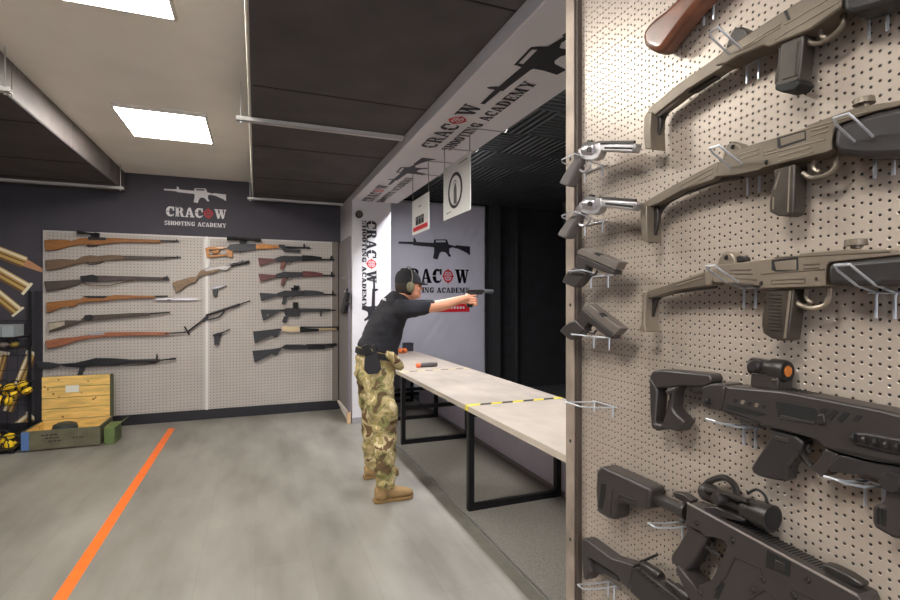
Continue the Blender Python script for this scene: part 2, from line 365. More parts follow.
TGT = ring(.5, .5, .46, .46, .34, .34, 0, 360, 24) + [rc(.46, .62, .54, 1.06), rc(.46, -.06, .54, .38), rc(-.06, .46, .38, .54), rc(.62, .46, 1.06, .54)] + ring(.5, .5, .24, .24, .17, .17, 20, 70, 4) + ring(.5, .5, .24, .24, .17, .17, 110, 160, 4) + ring(.5, .5, .24, .24, .17, .17, 200, 250, 4) + ring(.5, .5, .24, .24, .17, .17, 290, 340, 4) + [rc(.44, .44, .56, .56)]
G['@'] = (1.08, TGT)
def text(s, org, rv, uv, h, length, m, parent, lift, name='lettering'):
    """stencil slab lettering laid on a surface; '@' is the red target that stands for the O"""
    rv, uv, lift = Vector(rv), Vector(uv), Vector(lift)
    tot = sum(G[c][0]+.08 for c in s); k = length/tot
    bm, bt, x = NB(), NB(), 0
    for c in s:
        dst = bt if c == '@' else bm
        for poly in G[c][1]:
            for bold in ((0,) if c == '@' else (-.022, .022)):
                vs = [dst.verts.new(Vector(org)+rv*((x+p[0]+bold)*k)+uv*(p[1]*h)+lift*(1+max(0, bold)*16)) for p in poly]
                dst.faces.new(vs)
        x += G[c][0]+.08
    obj(name, bm, m, parent, smooth=0)
    if '@' in s: obj('target_emblem', bt, M_red, parent, smooth=0)
    else: bt.free()
ZR = [(138,135),(138,152),(262,160),(262,168),(285,170),(430,185),(440,190),(440,225),(430,278),(470,288),(490,235),(505,225),(535,228),(550,240),(570,268),(592,265),(575,235),(575,200),(600,190),(660,205),(735,240),(755,258),(762,255),(762,185),(632,172),(630,180),(570,165),(562,146),(436,146),(435,150),(290,140),(280,115),(270,105),(262,112),(262,138)]
RIFLE = [((x-138)/624, -((y-143)-.055*(x-138))/624) for x, y in ZR]
HANDLE = [[((x-138)/624, -((y-143)-.055*(x-138))/624) for x, y in q] for q in ([(440,122),(550,122),(556,131),(440,131)], [(440,130),(455,130),(455,148),(436,148)], [(538,130),(556,130),(564,148),(544,148)])]
def rifle_print(org, rv, uv, L, m, parent, lift):
    bm = NB(); rv, uv, lift = Vector(rv), Vector(uv), Vector(lift)
    bm.faces.new([bm.verts.new(Vector(org)+rv*(p[0]*L)+uv*(p[1]*L)+lift) for p in RIFLE]); bm.normal_update()
    for q in HANDLE: bm.faces.new([bm.verts.new(Vector(org)+rv*(p[0]*L)+uv*(p[1]*L)+lift) for p in q])
    bmesh.ops.triangulate(bm, faces=bm.faces)
    obj('rifle_emblem', bm, m, parent, smooth=0)
# back wall logo
a = P(164, 190, 1, 7.0); b = P(226, 194, 1, 7.0)
rifle_print((a.x, 7, a.z-.0), (1, 0, 0), (0, 0, 1), b.x-a.x, M_textw, wb, (0, -.003, 0))
a = P(166, 216.5, 1, 7.0); b = P(227, 217, 1, 7.0); c = P(166, 206.8, 1, 7)
text('CRAC@W', (a.x, 7, a.z), (1, 0, 0), (0, 0, 1), c.z-a.z, b.x-a.x, M_textw, wb, (0, -.003, 0))
a = P(164.5, 225.3, 1, 7.0); b = P(226.5, 225, 1, 7.0); c = P(164.5, 221, 1, 7)
text('SHOOTING ACADEMY', (a.x, 7, a.z), (1, 0, 0), (0, 0, 1), c.z-a.z, b.x-a.x, M_textw, wb, (0, -.003, 0))
# beam underside, twice
for dy in (0, 2.32):
    text('CRAC@W', (1.325, 3.76+dy, 2.71), (0, -1, 0), (-1, 0, 0), .125, .94, M_text, beam, (0, 0, -.002))
    text('SHOOTING ACADEMY', (1.465, 3.77+dy, 2.71), (0, -1, 0), (-1, 0, 0), .085, 1.36, M_text, beam, (0, 0, -.002))
    rifle_print((1.30, 2.80+dy, 2.71), (0, -1, 0), (-1, 0, 0), 1.08, M_text, beam, (0, 0, -.002))
# pillar face, lettering turned to read downwards
def pil_pt(px, py): return P(px, py, 1, 6.09)
a = pil_pt(366.5, 221); b = pil_pt(366.5, 284); c = pil_pt(376.5, 221)
text('CRAC@W', (a.x, 6.09, a.z), (0, 0, -1), (1, 0, 0), c.x-a.x, a.z-b.z, M_text, pil, (0, -.003, 0))
a = pil_pt(362.5, 221); b = pil_pt(362.5, 308); c = pil_pt(368, 221)
text('SHOOTING ACADEMY', (a.x-.005, 6.09, a.z), (0, 0, -1), (1, 0, 0), .052, a.z-b.z, M_text, pil, (0, -.003, 0))
a = pil_pt(374, 277)
rifle_print((a.x, 6.09, a.z), (0, 0, -1), (1, 0, 0), .76, M_text, pil, (0, -.003, 0))
# printed cartridges on the back wall at the far left
M_brass1 = mat('print_brass', (206, 170, 96), .5); M_brass2 = mat('print_brass_light', (246, 234, 206), .5); M_brass3 = mat('print_brass_dark', (120, 84, 52), .5); M_cop = mat('print_copper', (196, 142, 104), .5)
def cartridge(p0, p1, w, tip=None):
    a, b = P(*p0, 1, 7), P(*p1, 1, 7); d = (b-a); L = d.length; d.normalize(); n = Vector((-d.z, 0, d.x))
    def strip(nm, t0, t1, o0, o1, m, lift):
        bm = NB(); bm.faces.new([bm.verts.new(a+d*(L*t)+n*(w*o)+Vector((0, lift, 0))) for t, o in ((t0, o0), (t1, o0), (t1, o1), (t0, o1))])
        obj(nm, bm, m, wb, smooth=0)
    strip('cartridge_print', 0, 1, -.5, .5, M_brass1, -.002)
    strip('cartridge_print', 0, 1, -.5, -.3, M_brass3, -.003); strip('cartridge_print', 0, 1, .22, .42, M_brass2, -.003); strip('cartridge_print', 0, 1, -.05, .08, M_brass3, -.003)
    if tip:
        c = P(*tip, 1, 7)
        bm = NB(); bm.faces.new([bm.verts.new(q+Vector((0, -.0025, 0))) for q in (b-n*w*.34, b+n*w*.34, c+n*w*.2, c+n*w*.06, c-n*w*.1)]); obj('cartridge_print', bm, M_cop, wb, smooth=0)
    else: strip('cartridge_print', .94, 1.0, -.6, .6, M_brass2, -.004)
cartridge((-14, 248), (25, 263), .13, (43, 272)); cartridge((-16, 265), (28.5, 290), .13); cartridge((-12, 288), (19, 313), .12)
cartridge((8, 412), (33, 352), .10); cartridge((-6, 446), (33, 416), .12); cartridge((-8, 400), (5, 352), .08)
# ------------------------------------------------------------------ near perforated board on its frame
XB = .85
t = thing('pegboard_stand', 'tall perforated metal board in a worn steel frame at the right', 'pegboard', (.86, .2, 0))
obj('perforated_sheet', B(XB, XB+.003, -1.0, 1.185, .12, 2.38), M_perf, t, smooth=0)
M_worn = mat('worn_steel_frame', (150, 136, 124), .5, .4, var=.25, scale=9, col2=(176, 160, 146))
bm = NB(); box(bm, .832, .836, 1.183, 1.222, 0, 2.40); box(bm, .836, .872, 1.218, 1.222, 0, 2.40)
obj('upright', bm, M_worn, t, .0008, smooth=0)
bm = NB(); box(bm, .832, .836, -1.04, -.995, 0, 2.40); box(bm, .836, .872, -1.04, -1.036, 0, 2.40)
obj('upright', bm, M_worn, t, .0008, smooth=0)
obj('top_rail', B(.834, .872, -.995, 1.183, 2.36, 2.40), M_worn, t, smooth=0)
obj('bottom_rail', B(.834, .872, -.995, 1.183, .10, .13), M_worn, t, smooth=0)
obj('inner_lip', B(.8365, .8495, 1.170, 1.182, .13, 2.36), mat('dark_gap_strip', (66, 56, 50), .6), t, smooth=0)
for yy in (1.2,):
    for zz in (.82, 1.10, 1.486, 1.9):
        obj('bolt_hole', lathe(NB(), (.8315, yy, zz), (.8325, yy, zz), [(0, .005), (1, .005)], 12), M_black, t)
for yy in (1.2, -1.02): obj('foot', B(.72, .98, yy-.03, yy+.02, 0, .02), M_worn, t, .002)

# ------------------------------------------------------------------ wire hooks on the near board
def hook(px, py, width, lab, length=.10, rise=.034, drop=.036, group=None):
    c = P(px, py, 0, XB)
    t = thing('display_hook', lab, 'hook', (XB-.002, c.y, c.z), group)
    h = width/2; r = .0019; x = XB-.004
    bm = NB()
    loop = [(x, c.y-h, c.z), (x-length*.5, c.y-h, c.z+rise*.35), (x-length*.92, c.y-h, c.z+rise*.95), (x-length, c.y-h*.8, c.z+rise*1.15), (x-length, c.y+h*.8, c.z+rise*1.15), (x-length*.92, c.y+h, c.z+rise*.95), (x-length*.5, c.y+h, c.z+rise*.35), (x, c.y+h, c.z)]
    tube(bm, loop, r, 8)
    obj('wire_loop', bm, M_chrome, t)
    obj('cross_wire', tube(NB(), [(x, c.y-h-.012, c.z+.001), (x, c.y+h+.012, c.z+.001)], r, 8), M_chrome, t)
    for s in (-1, 1):
        obj('pin', tube(NB(), [(x-.003, c.y+s*h, c.z), (x-.005, c.y+s*h, c.z-.006), (x-.005, c.y+s*h, c.z-drop)], .0023, 8), M_chrome, t)
    return t
W = .023
HK = 'narrow two-pin wire hooks on the near board'
hook(712, 6, W, 'wire hook under the brown wooden stock at the top of the near board', group=HK)
hook(756, 63, W, 'left wire hook of the topmost metal submachine gun', group=HK)
hook(882, 12, W, 'right wire hook of the topmost metal submachine gun', group=HK)
hook(757, 175, W, 'left wire hook of the middle metal submachine gun', group=HK)
hook(888, 153, W, 'right wire hook of the middle metal submachine gun', group=HK)
hook(753, 289, W, 'left wire hook of the lowest tan-grey submachine gun', group=HK)
hook(889, 294, W, 'right wire hook of the lowest tan-grey submachine gun', group=HK)
hook(753, 427, W, 'left wire hook of the black carbine with orange sight lens', rise=.018, group=HK)
hook(878, 484, W, 'right wire hook of the black carbine with orange sight lens', rise=.018, group=HK)
hook(690, 524, W, 'wire hook holding the black submachine gun with the big round scope', rise=.012, group=HK)
hook(614, 584, W, 'wire hook under the black rifle stock at the bottom edge', rise=.012, group=HK)
HP = 'wide two-pin wire hooks along the left edge of the near board'
hook(596, 170, .074, 'wide wire hook holding the upper silver revolver', rise=.022, drop=.028, length=.084, group=HP)
hook(596, 224, .074, 'wide wire hook holding the lower silver revolver', rise=.018, drop=.028, length=.084, group=HP)
hook(602, 277, .070, 'wide wire hook holding the upper grey pistol', rise=.012, drop=.03, length=.08, group=HP)
hook(604, 338, .062, 'wide wire hook holding the lower grey pistol', rise=.008, drop=.03, length=.08, group=HP)
hook(606, 405, .074, 'empty wide wire hook below the two grey pistols', rise=.008, drop=.026, group=HP)

# ------------------------------------------------------------------ gun building on a plane
class Gun:
    def __init__(s, nm, lab, cat, ax, val, base, group=None):
        s.ax, s.val = ax, val
        s.dir = Vector((1, 0, 0)) if ax == 0 else Vector((0, 1, 0))
        p = P(*base, ax, val); s.t = thing(nm, lab, cat, p+s.dir*.02, group); s.F = (0, 0, 1); s.rot = None
    def f(s, *F): s.F = F
    def px(s, p):
        x, y, k = s.F; q = [x+p[0]/k, y+p[1]/k]
        if s.rot:
            cx, cy, a, dx, dy = s.rot; ca, sa = math.cos(a), math.sin(a)
            q = [cx+(q[0]-cx)*ca-(q[1]-cy)*sa+dx, cy+(q[0]-cx)*sa+(q[1]-cy)*ca+dy]
        return q
    def w(s, p, off=0): q = s.px(p); return P(q[0], q[1], s.ax, s.val+off)
    def poly(s, nm, pts, m, off=0, th=.04, bev=.0015, parent=None, more=(), seg=2, smooth=35):
        bm = NB()
        for pp in (pts,)+tuple(more): prism(bm, [s.w(p, off) for p in pp], s.dir*th)
        return obj(nm, bm, m, parent or s.t, bev, seg, smooth)
    def tube(s, nm, pts, m, r, off=.02, n=5, parent=None, more=()):
        bm = NB()
        for pp in (pts,)+tuple(more):
            q = [s.w(p, off) for p in pp]; tube(bm, spl(q, n) if len(q) > 2 else q, r, 8)
        return obj(nm, bm, m, parent or s.t)
    def lathe(s, nm, a, b, prof, m, off=.02, parent=None, seg=20):
        return obj(nm, lathe(NB(), s.w(a, off), s.w(b, off), prof, seg), m, parent or s.t)
    def lines(s, nm, segs, m, r=.0016, off=0, parent=None):
        bm = NB()
        for a, b in segs: tube(bm, [s.w(a, off), s.w(b, off)], r, 6)
        return obj(nm, bm, m, parent or s.t)
M_tan = mat('parkerised_tan', (108, 98, 86), .42, .45, var=.12, scale=14, bump=.05, bscale=400)
M_tanL = mat('worn_edge_metal', (136, 124, 110), .38, .5, var=.1, scale=20)
M_gun = mat('dark_gunmetal', (56, 52, 50), .4, .5, var=.15, scale=16)
M_poly = mat('black_polymer', (40, 36, 36), .4, 0, var=.08, scale=20, bump=.08, bscale=700)
M_poly2 = mat('charcoal_polymer', (50, 45, 44), .4, .05, var=.08, scale=20, bump=.06, bscale=700)
M_deep = mat('deep_black', (9, 8, 8), .7)
M_grip = mat('worn_black_grip', (56, 49, 42), .38, .1, var=.3, scale=26)
M_steel = mat('polished_steel', (184, 180, 182), .3, .8)
M_rubber = mat('grey_rubber_grip', (92, 86, 84), .7, var=.1, scale=30, bump=.2, bscale=500)
M_woodb = mat('varnished_walnut', (104, 62, 44), .3, 0, var=.3, scale=10, stretch=(1, 3, 3), coat=.4)
M_greyslide = mat('grey_slide', (112, 104, 98), .45, .4, var=.06, scale=20)
def offs(pts, dx): return [(x-dx, y) for x, y in pts]

# 1 wooden stock at the top edge
g = Gun('rifle', 'gun with rounded brown wooden stock at the top edge of the near board', 'gun', 0, .798, (690, 10))
g.f(630, 0, 4)
g.poly('stock', [(44,150),(52,125),(70,98),(100,68),(140,38),(170,8),(200,-20),(330,-120),(360,-90),(290,-8),(240,50),(185,120),(130,195),(115,208),(95,212),(70,200),(52,185)], M_woodb, 0, .045, .014, seg=4)
g.poly('receiver', [(325,-125),(520,-260),(560,-200),(355,-85)], M_gun, .004, .036)
g.lathe('barrel', (530,-235), (900,-470), [(0, .011), (1, .009)], M_gun)

# 2 upper submachine gun
UZ = 'tan-grey metal submachine guns with folding stocks'
g = Gun('submachine_gun', 'topmost of three metal submachine guns, steepest tilt, cut by the top edge', 'gun', 0, .798, (780, 40), UZ)
g.f(675, 0, 4)
g.poly('receiver', [(160,265),(170,238),(192,200),(290,138),(440,40),(560,-35),(665,-70),(665,32),(640,50),(540,120),(375,190),(352,185),(250,228),(200,258)], M_tan, 0, .046, .003)
g.lines('rib', [((260,205),(420,112)),((275,188),(425,95)),((440,100),(640,-18)),((400,160),(470,118)),((470,118),(655,10))], M_tanL, .0014)
g.poly('ejection_port', [(434,48),(446,42),(462,78),(450,84)], M_deep, -.0006, .01, 0)
g.poly('handguard', [(667,-75),(667,45),(700,58),(780,38),(900,-2),(1050,-60),(1050,-200),(900,-150)], M_poly, -.004, .048, .008, seg=3)
g.poly('rear_sight', [(200,195),(222,135),(236,115),(262,108),(282,118),(292,140),(270,170)], M_gun, .012, .022, .003)
gr = g.poly('pistol_grip', [(425,160),(515,126),(513,160),(495,322),(440,345),(408,352),(394,338),(398,300)], M_grip, .006, .032, .003)
g.poly('grip_base', [(398,345),(494,320),(500,335),(478,360),(430,372),(400,362)], M_deep, .004, .036, .002, parent=gr)
g.lines('knurl', [((418,190),(408,330)),((490,170),(478,310)),((430,320),(490,300))], M_gun, .0013, .006, parent=gr)
g.tube('trigger_guard', [(530,165),(555,178),(590,172),(640,140),(672,100),(676,55)], M_tan, .0042)
g.tube('trigger', [(590,105),(580,125),(586,148),(606,155)], M_tanL, .0035)
g.f(630, 0, 4)
st_ = g.poly('stock', [(372,208),(300,262),(190,338),(75,435),(62,470),(80,478),(110,452),(230,358),(362,276),(378,262)], M_tan, .004, .03, .002)
g.poly('butt_plate', [(56,470),(66,452),(84,450),(80,520),(84,600),(58,596),(53,530)], M_tan, -.004, .042, .002, parent=st_)
g.poly('butt_web', [(82,462),(108,456),(122,472),(120,505),(106,556),(96,600),(84,598),(80,520)], M_gun, .016, .010, .002, parent=st_)
g.tube('strut', [(112,462),(215,375)], M_steel, .0042, .014, more=([(232,345),(345,272)],), parent=st_)
g.tube('strut', [(122,500),(150,445),(210,390),(330,300),(400,262)], M_gun, .006, .028, parent=st_)
g.poly('lower_arm', [(215,372),(250,350),(330,300),(345,310),(250,372)], M_gun, .014, .014, .001, parent=st_)

# 3 middle submachine gun
g = Gun('submachine_gun', 'middle of three metal submachine guns, between its two look-alikes', 'gun', 0, .798, (780, 150), UZ)
g.f(675, 90, 4)
g.poly('receiver', [(162,348),(172,300),(182,280),(258,236),(410,190),(522,152),(525,144),(720,72),(800,58),(905,42),(905,64),(790,90),(652,138),(634,160),(626,200),(628,240),(600,252),(350,312),(335,322),(240,342)], M_tan, 0, .046, .003)
g.lines('rib', [((255,262),(335,238)),((262,278),(335,256)),((355,262),(600,200)),((358,250),(400,238)),((545,165),(612,148)),((545,185),(612,165)),((415,268),(545,232)),((415,288),(550,250)),((415,190),(770,88))], M_tanL, .0014)
po = g.poly('ejection_port', [(408,192),(520,160),(524,202),(420,236),(410,232)], M_deep, -.0005, .01, 0)
g.poly('bolt', [(420,196),(516,168),(518,196),(424,226)], M_tan, -.0012, .01, .0006, parent=po)
g.poly('handguard', [(636,162),(654,140),(790,92),(905,66),(1040,30),(1040,235),(900,266),(760,272),(645,258),(630,215)], M_poly, -.004, .048, .01, seg=3)
g.poly('rear_sight', [(188,282),(194,248),(206,220),(228,208),(250,214),(268,236),(240,262)], M_tan, .01, .026, .003)
g.lathe('screw', (228,230), (234,230), [(0, .004), (1, .004)], M_deep, .009)
g.lathe('cocking_knob', (756,74), (756,36), [(0, .007), (.35, .007), (.4, .0135), (1, .0125)], M_tan)
g.lathe('bolt_head', (362,292), (370,290), [(0, .0035), (1, .0035)], M_deep, -.0005, seg=10)
g.tube('trigger_guard', [(512,335),(545,354),(600,345),(642,315),(648,262)], M_tan, .0042)
g.tube('trigger', [(560,282),(552,302),(560,322),(578,330)], M_tanL, .0035)
g.f(630, 90, 4)
gr = g.poly('pistol_grip', [(572,322),(655,298),(660,300),(650,495),(620,508),(590,506),(556,490),(556,455),(562,410),(578,365)], M_grip, .006, .032, .004)
g.lines('knurl', [((640,310),(632,490)),((600,330),(580,400)),((575,430),(572,480))], M_tanL, .0013, .006, parent=gr)
st_ = g.poly('stock', [(352,288),(270,330),(170,384),(100,424),(46,456),(60,476),(112,456),(210,402),(330,362),(348,345)], M_tan, .004, .03, .002)
g.lines('rib', [((200,385),(330,315)),((215,395),(330,335))], M_tanL, .0015, .004, parent=st_)
g.poly('butt_plate', [(40,458),(66,462),(66,540),(68,612),(46,604),(42,530)], M_tan, -.004, .042, .002, parent=st_)
g.poly('butt_web', [(66,464),(108,472),(112,500),(104,556),(90,604),(80,616),(68,612)], M_gun, .016, .010, .002, parent=st_)
g.tube('strut', [(112,500),(140,460),(190,425),(260,398),(360,362),(450,345)], M_gun, .006, .026, parent=st_)

# 4 lowest submachine gun
g = Gun('submachine_gun', 'lowest of three metal submachine guns, hanging level with lighter tan finish', 'gun', 0, .798, (780, 270), UZ)
g.f(675, 225, 4)
g.poly('receiver', [(150,228),(158,185),(166,162),(240,155),(385,135),(495,122),(500,114),(700,97),(760,100),(880,98),(905,94),(905,122),(620,150),(603,165),(600,243),(588,248),(350,256),(335,245),(240,235),(165,232)], M_tanL, 0, .046, .003)
g.lines('rib', [((220,182),(305,180)),((215,196),(310,198)),((220,212),(328,222)),((345,198),(600,178)),((515,160),(578,158)),((515,176),(578,172)),((385,222),(520,216)),((385,238),(520,232)),((385,222),(385,238)),((520,216),(520,232)),((400,133),(860,108))], M_tan, .0014)
po = g.poly('ejection_port', [(386,142),(492,130),(494,188),(402,188),(386,182)], M_deep, -.0005, .01, 0)
g.poly('bolt', [(396,150),(484,140),(484,182),(404,182)], M_tanL, -.0012, .01, .0006, parent=po)
g.poly('handguard', [(606,166),(624,152),(905,124),(1040,112),(1040,240),(905,246),(700,246),(625,242),(606,225)], M_poly, -.004, .048, .01, seg=3)
g.poly('rear_sight', [(160,180),(172,140),(186,116),(206,108),(226,112),(236,130),(240,158)], M_tanL, .01, .026, .003)
g.lathe('screw', (202,132), (210,132), [(0, .004), (1, .004)], M_deep, .009)
g.poly('sight_leaf', [(238,130),(256,124),(280,130),(284,146),(240,152)], M_gun, .016, .014, .002)
g.lathe('cocking_knob', (724,97), (724,60), [(0, .007), (.3, .007), (.35, .0145), (1, .0135)], M_tan)
g.lathe('bolt_head', (342,235), (350,235), [(0, .0035), (1, .0035)], M_deep, -.0005, seg=10)
g.lathe('bolt_head', (562,218), (568,218), [(0, .0025), (1, .0025)], M_gun, -.0005, seg=10)
gr = g.poly('pistol_grip', [(355,262),(474,258),(476,262),(450,462),(430,466),(385,456),(352,435),(346,405),(348,360),(366,300)], M_grip, .006, .032, .004)
g.lines('knurl', [((462,266),(440,455))], M_tanL, .0022, .006, parent=gr)
g.lines('knurl', [((375,280+q*14),(425,284+q*14)) for q in range(11)], M_gun, .0012, .006, parent=gr)
g.tube('trigger_guard', [(480,300),(500,322),(545,335),(595,325),(614,298),(618,252)], M_tanL, .0042)
g.tube('trigger', [(528,260),(524,280),(532,302),(550,312)], M_tanL, .0035)
g.f(630, 225, 4)
st_ = g.poly('stock', [(332,176),(255,202),(150,240),(50,270),(52,300),(100,290),(190,262),(300,246),(328,240)], M_tan, .004, .03, .002)
g.poly('hinge', [(298,186),(330,178),(332,215),(318,246),(298,244)], M_tanL, 0, .036, .003, parent=st_)
g.lines('rib', [((180,235),(292,200)),((185,245),(292,212))], M_tanL, .0016, .004, parent=st_)
g.poly('butt_plate', [(46,268),(66,270),(60,300),(56,400),(64,430),(46,432),(34,420),(44,400),(46,330)], M_tanL, -.004, .042, .002, parent=st_)
g.poly('butt_web', [(64,290),(88,286),(106,296),(94,340),(78,400),(66,430),(56,420)], M_gun, .016, .010, .002, parent=st_)
g.tube('strut', [(104,305),(130,282),(180,268),(260,256),(345,244)], M_gun, .0055, .026, parent=st_)

# 5 black carbine with pistol grip and sight
g = Gun('carbine', 'black carbine with open skeleton stock and orange-lensed sight', 'gun', 0, .798, (770, 420))
g.f(675, 350, 4)
body = g.poly('body', [(182,150),(205,146),(430,166),(560,190),(820,240),(905,262),(1060,300),(1060,505),(905,466),(760,442),(650,412),(600,396),(560,362),(480,338),(370,312),(340,300),(260,286),(180,245)], M_poly2, 0, .044, .004)
bm = NB()
for i in range(28):
    t_ = i/27; x = 440+t_*520; y = 166+t_*115
    prism(bm, [g.w(p, .014) for p in ((x, y), (x+2, y-9), (x+10, y-7), (x+10, y+3))], (.022, 0, 0))
obj('top_rail', bm, M_deep, g.t)
g.poly('side_window', [(402,206),(560,236),(576,262),(572,292),(412,274)], M_deep, -.0006, .01, 0)
g.poly('slide_inside', [(424,262),(560,292),(556,300),(412,276)], M_poly2, -.0015, .01, .0005)
for k, q in enumerate([[(575,240),(600,234),(616,240),(590,262)], [(604,268),(634,242),(654,248),(622,286)], [(645,280),(676,250),(700,256),(664,296)], [(708,286),(728,262),(750,266),(728,290)]]):
    g.poly('vent_slot', q, M_deep, -.0008, .01, 0)
for k in range(5):
    x = 232+k*28; y = 200+k*6
    g.poly('vent_slot', [(x, y+10), (x+6, y-4), (x+20, y), (x+12, y+14)], M_tanL if k % 2 else M_deep, -.0008, .006, 0)
g.poly('side_slot', [(205,218),(300,238),(372,258),(340,268),(250,250),(208,238)], M_deep, -.0006, .006, 0)
pn = g.poly('side_plate', [(690,350),(705,332),(760,332),(905,358),(1050,400),(1050,450),(905,424),(760,392),(705,378)], M_poly, -.004, .02, .003)
for k in range(7):
    g.lathe('hole', (712+k*44, 352+k*10), (726+k*44, 352+k*10), [(0, .0058), (1, .0058)], M_deep if k % 2 == 0 else M_gun, -.0045, parent=pn, seg=12)
for q in (((200,242),(345,290)),((640,396),(900,452))): g.lines('highlight_edge', [q], M_gun, .0018)
g.poly('charging_switch', [(565,262),(592,256),(600,296),(580,304),(565,296)], M_gun, -.004, .01, .002)
gr = g.poly('pistol_grip', [(372,312),(480,340),(512,372),(500,400),(478,440),(452,470),(442,530),(400,524),(370,518),(330,508),(304,492),(302,470),(330,425),(362,378),(380,345)], M_poly, .008, .03, .005)
g.lines('finger_groove', [((478,400),(500,408)),((462,430),(484,440)),((448,460),(464,470))], M_deep, .0035, .012, parent=gr)
g.poly('grip_plate', [(400,345),(452,358),(452,376),(402,362)], M_poly2, .0065, .004, .0005, parent=gr)
g.poly('guard_block', [(600,396),(655,420),(590,512),(560,492),(540,474),(575,440)], M_poly2, .006, .032, .002)
g.tube('trigger_guard', [(505,375),(502,405),(520,438),(548,468)], M_poly, .0042)
g.tube('trigger', [(540,378),(530,395),(538,412)], M_gun, .0032)
g.poly('underbody', [(655,420),(760,444),(905,470),(1060,500),(1060,560),(905,545),(800,520),(770,505),(620,490),(612,470)], M_poly, .006, .036, .002)
g.f(675, 450, 4)
fg = g.poly('foregrip', [(828,118),(868,104),(905,112),(1000,140),(1000,380),(905,364),(865,355),(800,318),(784,296),(784,225),(832,214),(836,180)], M_poly2, .002, .04, .006)
for k in range(3): g.poly('vent_slot', [(808+k*14, 232+k*5), (815+k*14, 234+k*5), (813+k*14, 298+k*5), (806+k*14, 292+k*5)], M_deep, .0008, .006, 0, parent=fg)
bm = NB(); c = g.w((866,134), 0); lathe(bm, c+Vector((-.006, 0, 0)), c+Vector((.03, 0, 0)), [(0, .011), (.2, .0135), (1, .0135)], 20); obj('pivot_knob', bm, M_poly, fg)
g.f(640, 350, 4)
g.poly('stock', [(34,108),(50,84),(92,80),(275,98),(284,118),(280,136),(262,148),(150,146),(62,158)], M_poly2, .004, .034, .005, seg=2,
       more=([(34,108),(62,150),(66,170),(56,296),(92,300),(94,316),(70,326),(45,316),(38,250)], [(92,166),(150,146),(132,170),(126,236),(140,256),(178,290),(150,330),(82,312),(118,190)]))
g.lathe('buffer_tube', (225,150), (330,165), [(0, .013), (1, .013)], M_gun)
g.poly('rear_block', [(246,150),(290,135),(345,140),(332,244),(300,240),(248,226)], M_poly2, .002, .045, .003)
g.lathe('hole', (268,207), (280,207), [(0, .006), (1, .006)], M_deep, .001, seg=12)
g.lines('joint', [((345,150),(326,244))], M_deep, .0012)
si = g.poly('sight_mount', [(444,92),(552,106),(550,166),(440,148)], M_poly2, .008, .036, .002)
g.lathe('sight_tube', (450,66), (590,88), [(0, .012), (.02, .016), (.6, .016), (.62, .019), (.95, .019), (1, .017)], M_gun, .024, parent=si)
g.lathe('sight_bezel', (588,88), (592,88.6), [(0, .0165), (1, .0165)], M_deep, .024, parent=si)
g.lathe('sight_lens', (591,87), (594,87.4), [(0, .009), (1, .009)], mat('amber_lens', (190, 112, 44), .2, .3), .020, parent=si)
bm = NB(); c = g.w((452,66), 0); lathe(bm, c+Vector((-.002, 0, 0)), c+Vector((.012, 0, 0)), [(0, .008), (.3, .0105), (1, .0105)], 16); obj('adjust_knob', bm, M_poly, si)
g.lines('etched_mark', [((528,120),(544,123)),((392,174),(505,190))], M_tanL, .0014, .006)

# 6 black submachine gun with large scope
g = Gun('submachine_gun', 'big black boxy submachine gun with a round scope across the lower right', 'gun', 0, .798, (740, 560))
g.f(575, 450, 4)
g.poly('body', [(446,216),(470,226),(900,458),(1136,588),(1150,625),(1040,700),(900,800),(560,800),(500,650),(455,600),(398,480),(410,462),(505,582),(490,545),(545,522),(588,432),(606,388),(596,366),(545,350),(520,352),(500,330),(440,300)], M_poly2, 0, .044, .003)
g.lines('top_edge', [((450,214),(1130,584))], mat('pale_edge_line', (150, 142, 138), .35, .5), .0022, .002)  # pale grey line along the top edge of the body
bm = NB()
for i in range(34):
    t_ = i/33; x = 590+t_*500; y = 282+t_*268
    prism(bm, [g.w(p, .018) for p in ((x, y), (x+4, y-14), (x+11, y-10), (x+9, y+6))], (.024, 0, 0))
obj('top_rail', bm, M_deep, g.t)
g.poly('ejection_port', [(768,402),(862,450),(858,510),(762,470)], M_deep, -.0006, .01, 0)
g.poly('bolt', [(800,440),(840,460),(838,492),(796,478)], M_gun, -.0012, .01, .001)
g.lines('panel_line', [((640,430),(740,475)),((640,430),(610,500)),((610,500),(560,560)),((740,475),(752,520)),((880,560),(960,600)),((700,600),(760,560)),((760,560),(810,600))], M_poly, .0016)
g.poly('slot', [(582,530),(600,536),(572,600),(554,590)], M_deep, -.0006, .006, 0)
for x, y in ((628,360),(752,520),(710,560),(500,572),(876,585),(930,470+50),(486,292)):
    bm = NB(); c = g.w((x, y), 0); lathe(bm, c+Vector((-.003, 0, 0)), c+Vector((.004, 0, 0)), [(0, .004), (.3, .0052), (1, .0055)], 14); obj('bolt_head', bm, M_gun, g.t)
g.poly('pistol_grip', [(452,296),(536,340),(520,370),(470,460),(440,492),(404,470),(380,446),(384,420),(410,384),(440,335)], M_poly2, .008, .034, .005)
g.tube('trigger_guard', [(500,350),(530,390),(570,420),(588,426)], M_poly, .0042)
g.tube('trigger', [(540,362),(550,378),(546,396)], M_gun, .0035)
g.poly('guard_strut', [(396,458),(412,452),(512,570),(500,590),(486,590)], M_poly2, .012, .02, .002)
g.lathe('buffer_tube', (296,184), (452,250), [(0, .0135), (.85, .0135), (.9, .017), (1, .017)], M_poly2, .026)
sk = g.poly('stock', [(84,84),(104,66),(298,156),(290,244),(262,236),(178,212),(162,222),(156,284),(128,276),(86,252),(80,160)], M_poly2, 0, .048, .008, seg=3)
